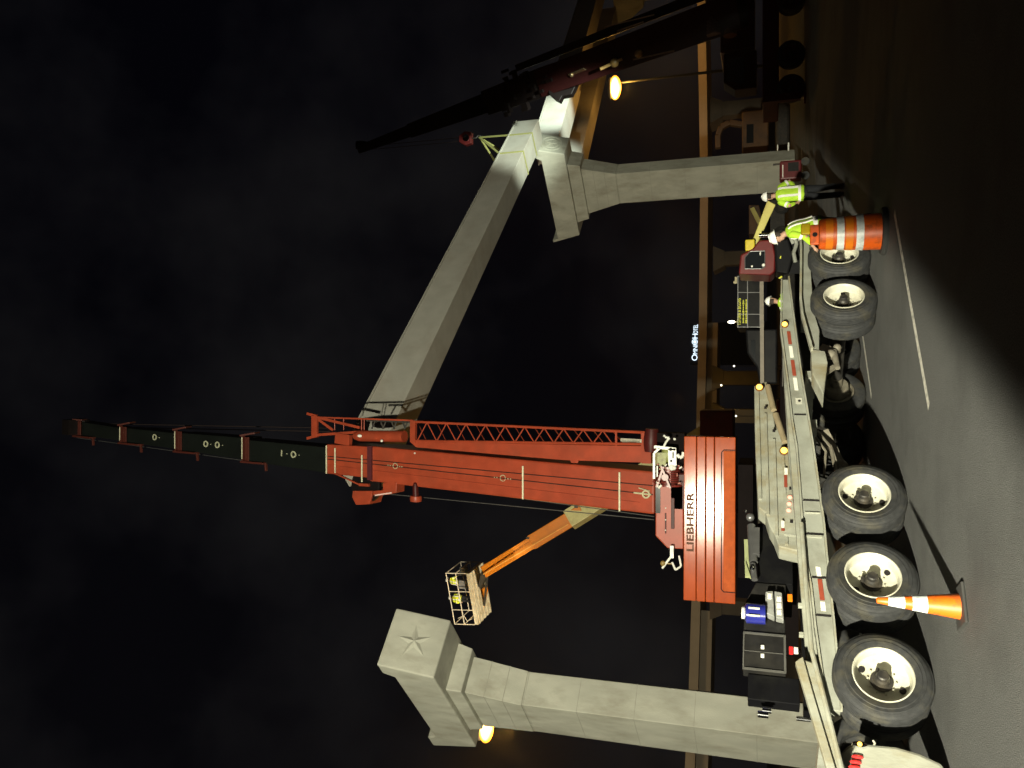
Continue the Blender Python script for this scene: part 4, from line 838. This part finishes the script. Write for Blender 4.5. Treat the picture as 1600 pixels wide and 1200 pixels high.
# ============================================================ PEOPLE
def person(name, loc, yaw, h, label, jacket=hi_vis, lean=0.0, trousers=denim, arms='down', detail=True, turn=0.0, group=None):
    """standing figure, facing +Y in its own frame before yaw"""
    loc = V(loc); k = h / 1.78
    root = thing(name, loc, label, 'person', group)
    RM = Matrix.Rotation(yaw, 3, 'Z'); LM = Matrix.Rotation(-lean, 3, 'X')
    hipz = .95
    def Wd(x, y, z, ln=True):
        v = V((x, y, z))
        if ln and z > hipz: v = V((0, 0, hipz)) + LM @ (v - V((0, 0, hipz)))
        return loc + RM @ (v * k)
    def ring(x, y, z, rx, ry, ln=True): return (Wd(x, y, z, ln), RM @ V((rx * k, 0, 0)), (RM @ (LM if ln and z > hipz else Matrix.Identity(3))) @ V((0, ry * k, 0)))
    def limb(b, pts, n=10):
        rs = []
        for i, (p_, r_) in enumerate(pts):
            q0 = V(pts[max(0, i - 1)][0]); q1 = V(pts[min(len(pts) - 1, i + 1)][0]); d = (q1 - q0).normalized()
            a = d.cross(V((.31, .9, .2))).normalized(); c_ = d.cross(a); w_ = Wd(*p_)
            rs.append((w_, (RM @ a) * r_ * k, (RM @ c_) * r_ * k))
        b.loft(rs, n)
    A = {'down': ((.235, .02, 1.16), (.25, .12, .90)), 'fwd': ((.25, .10, 1.17), (.20, .36, 1.08)), 'hip': ((.32, -.05, 1.18), (.19, .10, 1.03))}
    if isinstance(arms, str): arms = (arms, arms)
    body = MB()
    tors = [(0, 0, .86, .14, .10), (0, 0, .95, .165, .115), (0, 0, 1.08, .145, .10), (0, 0, 1.25, .17, .115), (0, 0, 1.38, .175, .11), (0, 0, 1.45, .12, .08), (0, .01, 1.50, .058, .058), (0, .02, 1.56, .055, .055)]
    body.loft([ring(*q) for q in tors], 16)
    hc = V((0, .03, 1.655))
    body.loft([ring(hc.x, hc.y + dy, hc.z + dz, rx, ry) for dz, dy, rx, ry in ((-.115, .035, .035, .03), (-.09, .022, .06, .06), (-.05, .01, .07, .083), (0, 0, .076, .095), (.05, -.005, .074, .092), (.09, -.01, .055, .068), (.115, -.01, .02, .03))], 16)
    p_ = Wd(hc.x, hc.y + .1, hc.z - .01); body.loft([ring(0, hc.y + .085, hc.z + .02, .008, .012), ring(0, hc.y + .1, hc.z - .02, .014, .016), ring(0, hc.y + .088, hc.z - .035, .012, .01)], 8)
    for sx in (-1, 1): body.loft([ring(sx * .078, hc.y - .005, hc.z - .03, .008, .015), ring(sx * .082, hc.y - .01, hc.z, .01, .02), ring(sx * .08, hc.y - .01, hc.z + .025, .007, .014)], 8)
    for sx, pose in ((-1, arms[0]), (1, arms[1])):
        el, wr = A[pose]; el = (sx * el[0], el[1], el[2]); wr = (sx * wr[0], wr[1], wr[2]); sh = (sx * .18, 0, 1.40)
        limb(body, [(sh, .055), (el, .042), (wr, .028)])
        dr = (V(wr) - V(el)).normalized(); ha = V(wr) + dr * .09; sd = dr.cross(V((0, 0, 1)) if abs(dr.z) < .8 else V((1, 0, 0))).normalized()
        limb(body, [(wr, .026), (tuple(V(wr) + dr * .05), .036), (tuple(ha), .036)])
        if detail:
            for f_, (o_, L_) in enumerate(((-.03, .065), (-.01, .078), (.01, .072), (.03, .056))):
                st_ = ha + sd * o_ - dr * .01; kn = st_ + dr * L_ * .55 + V((-sx * .006, .004, 0)); en = kn + dr * L_ * .4 + V((-sx * .018, .012, -.004))
                limb(body, [(tuple(st_), .0095), (tuple(kn), .009), (tuple(en), .007)], 7)
            st_ = V(wr) + dr * .035 - sd * .026; kn = st_ + dr * .035 - sd * .03; limb(body, [(tuple(st_), .012), (tuple(kn), .0105), (tuple(kn + dr * .03), .008)], 7)
    for sx in (-1, 1):
        limb(body, [((sx * .085, 0, .92), .085), ((sx * .10, .02, .50), .055), ((sx * .11, -.01, .12), .038)])
        limb(body, [((sx * .11, -.03, .07), .035), ((sx * .115, .12, .04), .03)])
    bo = body.build('body', skin_m, root, smooth=True)
    if detail:
        rm = bo.modifiers.new('remesh', 'REMESH'); rm.mode = 'VOXEL'; rm.voxel_size = .011; rm.use_smooth_shade = True
    j = MB()
    jr = [(0, 0, .84, .20, .145), (0, 0, .90, .205, .15), (0, -.005, 1.0, .185, .135), (0, -.01, 1.12, .18, .13), (0, -.01, 1.28, .205, .145), (0, -.01, 1.38, .205, .135), (0, -.01, 1.445, .15, .105), (0, .0, 1.50, .075, .075)]
    j.loft([ring(*q) for q in jr], 24)
    st_m = MB()
    for sx, pose in ((-1, arms[0]), (1, arms[1])):
        el, wr = A[pose]; el = V((sx * el[0], el[1], el[2])); wr = V((sx * wr[0], wr[1], wr[2])); sh = V((sx * .185, 0, 1.395))
        limb(j, [(tuple(sh - V((sx * .04, 0, -.01))), .07), (tuple(sh), .085), (tuple((sh + el) / 2), .07), (tuple(el), .062), (tuple(el.lerp(wr, .85)), .046)], 12)
        limb(st_m, [(tuple(sh.lerp(el, .62)), .0735), (tuple(sh.lerp(el, .82)), .071)], 12); 
    jk = j.build('hi_vis_jacket', jacket, root, smooth=True)
    tx = bpy.data.textures.get('folds') or bpy.data.textures.new('folds', 'CLOUDS'); tx.noise_scale = .12
    sd_ = jk.modifiers.new('sub', 'SUBSURF'); sd_.levels = 2; sd_.render_levels = 2
    dm = jk.modifiers.new('folds', 'DISPLACE'); dm.texture = tx; dm.strength = .022; dm.mid_level = .5
    st_m.loft([ring(0, 0, .93, .208, .152), ring(0, -.003, .985, .196, .145)], 24)
    for sx in (-1, 1):           # vertical braces front and back
        for sy in (-1, 1):
            P_ = [(sx * .10, sy * q2 - .008, z) for z, q2 in ((.98, .128), (1.12, .118), (1.26, .133), (1.37, .122), (1.43, .095))]
            for a_, c_ in zip(P_[:-1], P_[1:]): st_m.bar(Wd(*a_), Wd(*c_), .05 * k, .026 * k, side=RM @ V((1, 0, 0)))
    st_m.build('reflective_stripe', stripe_m, jk)
    tq = MB(); tq.loft([ring(0, 0, .80, .17, .125), ring(0, 0, .92, .175, .13), ring(0, 0, 1.0, .165, .12)], 20)
    for sx in (-1, 1): limb(tq, [((sx * .085, 0, .88), .10), ((sx * .095, .01, .68), .092), ((sx * .10, .025, .50), .074), ((sx * .108, .0, .28), .068), ((sx * .112, -.01, .07), .07)], 14)
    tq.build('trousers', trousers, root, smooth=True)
    bt_ = MB()
    for sx in (-1, 1): bt_.loft([ring(sx * .115, .03, .0, .05, .14, False), ring(sx * .115, .03, .05, .052, .14, False), ring(sx * .115, -.01, .09, .05, .09, False), ring(sx * .113, -.03, .16, .05, .055, False)], 14)
    bt_.build('boot', boot_m, root, smooth=True)
    hm = MB(); hm.loft([ring(0, hc.y - .005, hc.z + dz, rx, ry) for dz, rx, ry in ((.03, .128, .155), (.04, .128, .158), (.045, .112, .132), (.08, .108, .128), (.115, .092, .11), (.145, .062, .078), (.16, .02, .03))], 22)
    hm.loft([ring(0, hc.y - .005, hc.z + .12, .012, .11), ring(0, hc.y - .005, hc.z + .166, .012, .06)], 10)
    hm.build('hard_hat', helmet_m, root, smooth=True)
    hr = MB(); hr.loft([ring(0, hc.y - .02, hc.z + dz, rx, ry) for dz, rx, ry in ((-.06, .06, .07), (-.02, .078, .088), (.035, .08, .09))], 16); hr.build('hair', mat('dark_hair', (.03, .02, .015), .8), root, smooth=True)
    return root
g1 = gnd(1318, 297)
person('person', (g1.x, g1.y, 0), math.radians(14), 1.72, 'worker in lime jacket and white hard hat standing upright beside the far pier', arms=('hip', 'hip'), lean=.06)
g2_ = gnd(1362, 345)
person('person', (g2_.x, g2_.y, 0), math.radians(62), 1.60, 'worker in lime hi-vis jacket bending forward just behind the orange barrel', arms=('fwd', 'down'), lean=.26, trousers=khaki)
p3 = at(1200, 476, 19.5)
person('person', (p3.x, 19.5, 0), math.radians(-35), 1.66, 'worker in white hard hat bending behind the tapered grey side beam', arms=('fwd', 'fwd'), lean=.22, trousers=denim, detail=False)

# ============================================================ TRAFFIC CONE AND BARREL
cb_ = V((-1.97, 7.87, 0)); cb_ = gnd(1504, 948)
ct = thing('traffic_cone', cb_, 'orange traffic cone with two white bands on the road before the trailer wheels', 'traffic cone')
hc_ = .695
def coner(z): return .115 + (.025 - .115) * z / hc_ + (.02 if z < .03 else 0)
b = MB(); b.lathe(cb_, Z, [(coner(0), .028), (coner(.03), .03)] + [(coner(z), z) for z in (.06, .2, .4, .6)] + [(.026, hc_ - .01), (.018, hc_), (.0, hc_ - .004)], 40); cc = b.build('cone_body', cone_orange, ct, smooth=True)
for z0, z1 in ((.285, .405), (.465, .60)):
    b = MB(); b.lathe(cb_, Z, [(coner(z0) + .001, z0), (coner(z0) + .003, z0 + .001), (coner(z1) + .003, z1 - .001), (coner(z1) + .001, z1)], 40); b.build('white_band', retro_white, cc, smooth=True)
a0 = Matrix.Rotation(.5, 3, 'Z')
b = MB(); b.box(cb_ + Z * .016, (.36, .36, .028), (a0 @ XX, a0 @ V((0, 1, 0)), Z)); b.build('base', mat('black_rubber_base', (.03, .03, .028), .8), ct, bevel=.012)
bb = gnd(1384, 361)
br_ = thing('traffic_barrel', bb, 'orange construction barrel with white bands standing beside the foremost trailer wheel', 'barrel')
def brad(z): return .262 - .02 * z / .98
prof = [(.0, .05), (brad(0), .05), (brad(0), .3)]
zz_ = [.05, .30, .315, .44, .455, .58, .595, .72, .735, .86, .90]
prof = [(brad(0) + .0, .05)]
for i in range(0, 10, 2): prof += [(brad(zz_[i]) - .005 * (i // 2) , zz_[i] + .004), (brad(zz_[i + 1]) - .005 * (i // 2), zz_[i + 1] - .002)]
prof += [(.21, .905), (.19, .91), (.0, .91)]
b = MB(); b.lathe(bb, Z, prof, 48); bo_ = b.build('drum', barrel_orange, br_, smooth=True)
for i, (z0, z1, m_) in enumerate(((.31, .41, retro_white), (.45, .55, barrel_light), (.57, .67, retro_white), (.72, .82, barrel_light))):
    k_ = 1 + i; b = MB(); rr = lambda z: max(r_ for (r_, h_), (r2_, h2_) in zip(prof[:-1], prof[1:]) if abs(h2_ - h_) > 1e-4 and min(h_, h2_) - .02 <= z <= max(h_, h2_) + .02) + .003
    b.lathe(bb, Z, [(rr(z0) - .003, z0), (rr(z0), z0 + .001), (rr(z1), z1 - .001), (rr(z1) - .003, z1)], 48); b.build('reflective_band', m_, bo_, smooth=True)
b = MB(); b.lathe(bb, Z, [(.20, .0), (.34, .0), (.35, .03), (.33, .07), (.262, .075), (.25, .06)], 48); b.build('rubber_ring', mat('black_rubber_base', (.03, .03, .028)), br_, smooth=True)
b = MB(); b.box(bb + Z * .96, (.30, .05, .14)); b.build('handle', barrel_orange, bo_, bevel=.02)
b = MB(); b.tube(bb + V((.0, -.03, .96)), bb + V((.0, .03, .96)), .035, None, 16); b.build('handle_hole', gap_black, bo_)
b = MB(); b.box(bb + V((.09, 0, 1.09)), (.17, .09, .13)); b.build('flasher_lamp', mat('amber_flasher', (.6, .42, .01), .3), br_, bevel=.02)

# ============================================================ BOOM LIFT WITH BASKET
ky = 44.0
def L_(px, py, y=ky): return at(px, py, y)
lb_ = L_(1150, 655, 46); lb_.z = 0
lf_ = thing('boom_lift', lb_, 'orange and cream boom lift raising a basket between the red crane and star pier', 'boom lift')
A0 = L_(757, 893); A1 = L_(832, 847); A2 = L_(889, 813); A3 = L_(1110, 676, 46)
def arm(p, q, w_, m_, name): b = MB(); b.bar(p, q, w_, w_ * .8, side=Z); return b.build(name, m_, lf_, bevel=.03)
dA = (A3 - A0).normalized()
arm(A0, A2 + dA * 1, .70, orange_lift, 'fly_boom'); arm(A1, A2 + dA * 1, .86, orange_lift, 'middle_boom'); ab = arm(A2, A3, 1.05, cream_lift, 'base_boom')
b = MB(); upA = (Z - dA * Z.dot(dA)).normalized(); b.bar(A0 - upA * .1 + V((0, -.36, 0)), A2 - upA * .16 + V((0, -.46, 0)), .05, .04, side=Z); b.build('boom_rail', mat('pale_orange_rail', (.75, .4, .1), .35), lf_)
b = MB(); b.box(A1 + upA * .35 + V((0, -.3, 0)), (.12, .2, .2)); b.box(A2 + dA * .9 + upA * .5 + V((0, -.4, 0)), (.25, .2, .2)); b.build('hose_bracket', dark_metal, lf_)
b = MB(); b.box(A3 + V((.3, 0, -.4)), (2.0, 2.2, 1.8)); b.build('turret', crane_dkred, lf_, bevel=.1)
b = MB(); b.box(lb_ + Z * .8, (2.2, 4, .6)); b.build('chassis', crane_dkred, lf_, bevel=.05)
for sx in (-1, 1):
    for sy in (-1.4, 1.4): wheel(lf_, lb_ + V((sx * 1.2, sy, .5)), V((sx, 0, 0)), r=.5, wd=.35, dual=False, rim_mat=cream_rim)
# basket: corners from the picture, at real depth
def Q(px, py, dy=0): return L_(px, py, ky + dy)
f0 = Q(728, 896, 0); f1 = Q(742, 976, 0)              # front (towards camera) bottom edge corners of the floor
ex = (f1 - f0); ex.normalize(); LB = (f1 - f0).length
back = V((0, 1, 0)); back = V((.16, 2.4, 0))
upB = (Z + V((-.06, 0, 0))).normalized()
hB = 1.28
bk = MB(); g0 = f0; g1c = f1
bk.hexa([g0, g1c, g1c + back, g0 + back], [p_ - upB * .22 for p_ in (g0, g1c, g1c + back, g0 + back)]); bsk = bk.build('basket_floor', basket_m, lf_, bevel=.015)
b = MB()
for k in range(5): s_ = (k + .5) / 5; b.bar(g0 + back * s_ - upB * .24, g1c + back * s_ - upB * .24, .05, .10, side=Z)
b.build('floor_rib', basket_m, bsk)
b = MB(); cs_ = [g0, g1c, g1c + back, g0 + back]
for hh in (hB, hB * .52):
    for i in range(4): b.tube(cs_[i] + upB * hh, cs_[(i + 1) % 4] + upB * hh, .03)
for i in range(4): b.tube(cs_[i], cs_[i] + upB * hB, .03)
for s_ in (.36, .72): b.tube(g0.lerp(g1c, s_), g0.lerp(g1c, s_) + upB * hB, .026); b.tube(g0.lerp(g1c, s_) + back, g0.lerp(g1c, s_) + back + upB * hB, .026)
b.path([g1c - ex * .35 + upB * .1, g1c - ex * .2 + upB * .45, g1c - ex * .5 + upB * .6, g1c - ex * .35 + upB * 1.0], .02)
b.build('guard_rail', mat('pale_rail_paint', (.6, .52, .4), .5), bsk)
b = MB(); b.box(g0 + ex * .3 + back * .6 + upB * .75, (.5, .3, .45)); b.box(g0 + ex * .8 + back * .2 + upB * .4, (.5, .25, .7)); b.build('control_box', mat('grey_control_box', (.2, .2, .2), .5), bsk, bevel=.02)
b = MB(); b.bar(A0, g0.lerp(g1c, .35) + back * .5 - upB * .35, .35, .4); b.bar(A0 + upB * -.2, g0.lerp(g1c, .75) + back * .5 - upB * .3, .12, .12); b.build('basket_mount', dark_metal, lf_)
b = MB(); b.prism([g0.lerp(g1c, .42) + back * .5 - upB * .28, g0.lerp(g1c, .80) + back * .5 - upB * .28, g0.lerp(g1c, .5) + back * .7 - upB * .5, g0.lerp(g1c, .42) + back * .7 - upB * .5], ex.cross(upB) * .05); b.build('mount_gusset', orange_lift, lf_)
for i, (s_, bk_, lab) in enumerate(((.26, .25, 'worker in yellow vest in the raised basket, the one nearer the boom'), (.58, .25, 'worker in yellow vest in the raised basket, the one nearer the star pier'))):
    p_ = g0.lerp(g1c, s_) + back * bk_
    person('person', p_, math.radians(-30 + 50 * i), 1.72, lab, jacket=hi_vis_y, arms=('fwd', 'fwd'), lean=.18, detail=False)

# ============================================================ MACHINES BEHIND THE TRAILER
# black box truck with yellow lettering
yb = 27.0
def K(px, py, y=yb): return at(px, py, y)
bt2 = thing('box_truck', (K(1190, 500).x, yb + 1.2, 0), 'black box truck with yellow lettering parked under the overpass behind the trailer', 'truck')
x0, x1 = K(1170, 512).x, K(1170, 431).x; zt2, zb3 = K(1152, 470).z, K(1188, 470).z
b = MB(); b.box(((x0 + x1) / 2, yb + 1.2, (zt2 + zb3) / 2), (x1 - x0, 2.4, zt2 - zb3)); bxx = b.build('cargo_box', black_paint, bt2, bevel=.02)
frm = mat('dim_aluminium', (.13, .13, .13), .4, metal=.4)
b = MB()
for px in (1153, 1168, 1187.5): b.bar(K(px, 431, yb - .02), K(px, 512, yb - .02), .022, .03)
for py in (432, 457, 491, 511): b.bar(K(1152, py, yb - .015), K(1188, py, yb - .015), .018, .03, side=XX)
b.build('frame_strip', frm, bxx)
pa, pb = K(1157.5, 508, yb - .03), K(1157.5, 466, yb - .03)
text('side_lettering', 'T.STURN & BIGGNS', .155, yellow_text, bxx, pa, XX, Z, .003, True, (pb - pa).length)
random.seed(21)
for px, hgt in ((1161.5, .05), (1166, .04)):
    x_ = 505.0; b = MB()
    while x_ > 470:
        L2 = random.uniform(1.2, 3.2); b.bar(K(px, x_, yb - .03), K(px, x_ - L2, yb - .03), hgt * random.uniform(.6, 1.3), .004); x_ -= L2 + random.uniform(.4, 1.0)
    b.build('small_lettering', yellow_text, bxx)
b = MB(); b.bar(K(1190, 432, yb - .1), K(1191, 600, yb - .1), .12, .10, side=Z); b.build('bed_rail', mat('dull_rail', (.20, .17, .13), .6), bt2)
xc0, xc1 = K(1170, 600).x, K(1170, 514).x
b = MB(); b.prism([(xc0, yb + .1, 1.3), (xc1, yb + .1, 1.3), (xc1, yb + .1, zt2 - .25), (xc0 + 1.0, yb + .1, zt2 - .3), (xc0 + .55, yb + .1, 1.95), (xc0, yb + .1, 1.85)], (0, 2.2, 0)); cb2 = b.build('cab', black_paint, bt2, bevel=.06)
b = MB(); b.prism([(xc0 + .75, yb + .085, 1.98), (xc1 - .35, yb + .085, 1.98), (xc1 - .35, yb + .085, zt2 - .42), (xc0 + 1.1, yb + .085, zt2 - .42)], (0, .01, 0)); b.build('window', glass_dark, cb2)
b = MB(); b.box(((x0 + x1) / 2 - 1, yb + 1.2, 1.0), (x1 - xc0, 1.8, .3)); b.build('chassis', dark_metal, bt2)
for x in (xc0 + .8, x1 - 1.2): wheel(bt2, (x, yb + .1, .5), V((0, -1, 0)), r=.5, rim_mat=dark_metal)
b = MB(); q_ = K(1143, 503, yb); b.ball(q_, .05, 1, 1, 2.4); wl = b.build('work_lamp', white_glow, bt2, smooth=True)
b = MB(); b.tube(q_, V((q_.x, q_.y, zt2)), .02); b.tube(K(1150, 443), K(1150, 433), .04); b.ball(K(1148, 441), .05); b.build('lamp_stem', MATS['dull_brass'], bt2)
# red telehandler with a faded yellow arm
yt = 22.5
J = lambda px, py, y=yt: at(px, py, y)
th = thing('telehandler', (J(1200, 400).x, yt + .8, 0), 'red telehandler with dark cab window and faded yellow arm, right of the lettered truck', 'telehandler')
b = MB(); b.prism([J(x, y) for x, y in ((1154, 428), (1157, 398), (1176, 388), (1186, 375), (1207, 374), (1212, 400), (1211, 424), (1204, 430))], (0, 1.5, 0)); cb3 = b.build('cab', mat('red_cab_paint', (.11, .008, .008), .35), th, bevel=.04)
b = MB(); b.prism([J(x, y, yt - .012) for x, y in ((1164, 420), (1164, 402), (1172, 393), (1195, 392), (1195, 417), (1190, 420))], (0, .01, 0)); wn_ = b.build('window', glass_dark, cb3)
b = MB(); b.path([J(x, y, yt - .02) for x, y in ((1164, 420), (1164, 402), (1172, 393), (1195, 392), (1195, 417), (1190, 420), (1164, 420))], .012, 6); b.build('window_trim', frm, wn_)
b = MB(); b.ball(J(1175, 416, yt - .05), .03); b.ball(J(1193, 414, yt - .05), .045); b.ball(J(1188, 396, yt - .05), .03, 1.8, 1, .7); b.build('cab_lamp', retro_dim, cb3)
b = MB(); b.hexa([J(1171, 389, yt + .3), J(1181, 386, yt + .3), J(1181, 386, yt + .8), J(1171, 389, yt + .8)], [J(1199, 313, yt + .3), J(1212, 320, yt + .3), J(1212, 320, yt + .8), J(1199, 313, yt + .8)]); b.build('lift_arm', yellow_arm, th, bevel=.02)
b = MB(); b.box(J(1172, 384, yt + .2), (.3, .3, .25)); b.build('arm_pivot', mat('bright_yellow', (.55, .42, .02), .5), th, bevel=.03)
b = MB(); b.tube(J(1186, 368, yt - .3), J(1209, 366.5, yt - .3), .055, None, 14); b.build('exhaust_pipe', chrome, th, smooth=True)
b = MB(); b.prism([J(x, y, yt - .5) for x, y in ((1210, 376), (1212, 425), (1232, 428), (1240, 400), (1232, 372))], (0, 1.2, 0)); b.build('engine_hood', black_paint, th, bevel=.05)
b = MB(); b.bar(J(1219, 404, yt - .52), J(1220, 400, yt - .52), .03, .01); b.bar(J(1217, 435, yt - .52), J(1222, 432, yt - .52), .04, .01); b.build('hazard_sticker', yellow_text, th)
b = MB(); b.path([J(1238, 366, yt - .7), J(1245, 380, yt - .7), J(1240, 395, yt - .7), J(1243, 410, yt - .7)], .05); b.bar(J(1238, 360, yt - .6), J(1246, 378, yt - .6), .3, .05); b.build('hydraulic_hose', grey_paint, th)
b = MB(); b.box((J(1200, 400).x - .5, yt + .6, .95), (2.2, 1.6, .6)); b.build('chassis', black_paint, th, bevel=.04)
for dx in (-1.3, .3): wheel(th, (J(1200, 400).x + dx, yt - .1, .5), V((0, -1, 0)), r=.5, wd=.35, dual=False, rim_mat=dark_metal)
# brown excavator beyond the far pier
ye = 62
X_ = lambda px, py, y=ye: at(px, py, y)
exc = thing('excavator', (X_(1150, 205).x, ye, 0), 'brown orange excavator with curved boom partly hidden by the far pier', 'excavator')
b = MB(); pts_ = [X_(1165, 196), X_(1140, 192), X_(1127, 199), X_(1122, 212), X_(1122, 232)]
for a_, c_ in zip(pts_[:-1], pts_[1:]): b.bar(a_, c_, .55, .4, side=V((0, 1, 0)))
b.build('curved_boom', excav, exc, bevel=.05)
b = MB(); b.box((X_(1180, 210).x, ye + 1, X_(1180, 210).z), (3.4, 2.6, 1.9)); eb_ = b.build('house', excav, exc, bevel=.1)
b = MB(); b.box((X_(1180, 210).x, ye - .32, X_(1172, 210).z), (1.4, .03, .5)); b.build('grille', glass_dark, eb_)
b = MB(); b.box((X_(1215, 210).x, ye + .5, .5), (4.2, 2.6, 1.0)); b.build('track', dark_metal, exc, bevel=.2)
# orange site container left of the far pier
exb = thing('loader', (X_(1160, 345).x, ye, 0), 'small dim orange loader seen left of the far pier, above the yellow arm', 'loader')
b = MB(); b.prism([X_(x, y) for x, y in ((1170, 365), (1170, 320), (1186, 320), (1192, 345), (1190, 368))], (0, 2, 0)); b.build('cab', excav, exb, bevel=.06)
b = MB(); b.bar(X_(1175, 325, ye - .2), X_(1190, 355, ye - .2), .3, .2, side=Z); b.build('arm', yellow_arm, exb)
b = MB(); b.box((X_(1200, 345).x, ye + 1, .85), (3.0, 2, 1.0)); b.build('chassis', dark_metal, exb)
for dx in (-1, 1): wheel(exb, (X_(1200, 345).x + dx, ye - .1, .55), V((0, -1, 0)), r=.55, wd=.4, dual=False, rim_mat=dark_metal)
# red welding generator at the foot of the far pier
gq = at(1232, 268, 34); gg = thing('generator', (gq.x, 34, 0), 'small dark red generator standing at the foot of the far pier', 'generator')
z_hi = at(1218, 268, 34).z
b = MB(); b.box((gq.x, 34, z_hi / 2 + .15), (.75, .6, z_hi - .3)); gb = b.build('housing', mat('generator_red', (.09, .008, .01), .4), gg, bevel=.06)
b = MB(); b.box((gq.x + .1, 33.69, z_hi / 2 + .05), (.35, .02, .4)); b.build('grille', black_box, gb); b = MB(); b.bar((gq.x - .3, 33.68, z_hi - .12), (gq.x + .2, 33.68, z_hi - .12), .03, .02); b.build('trim_strip', tape_white, gb)
b = MB()
for sx in (-.28, .28): b.tube((gq.x + sx, 33.75, .16), (gq.x + sx, 33.68, .16), .16, None, 18)
b.build('wheel', rubber, gg); b = MB(); b.tube((gq.x + .3, 33.9, z_hi), (gq.x + .3, 33.9, z_hi + .25), .04); b.build('exhaust', dark_metal, gb)

# added haze volume that gives the lamps their halos
b = MB(); b.box((0, 170, 25), (500, 420, 57)); hz = b.build('haze', asphalt); hz['kind'] = 'stuff'
hm_ = bpy.data.materials.new('halo_haze'); hm_.use_nodes = True; n_ = hm_.node_tree; n_.nodes.clear()
ou = n_.nodes.new('ShaderNodeOutputMaterial'); pv = n_.nodes.new('ShaderNodeVolumePrincipled')
pv.inputs['Density'].default_value = .0003; pv.inputs['Color'].default_value = (.9, .9, .92, 1); pv.inputs['Anisotropy'].default_value = .75
n_.links.new(pv.outputs[0], ou.inputs['Volume']); hz.data.materials.clear(); hz.data.materials.append(hm_)
sc.render.engine = 'CYCLES'
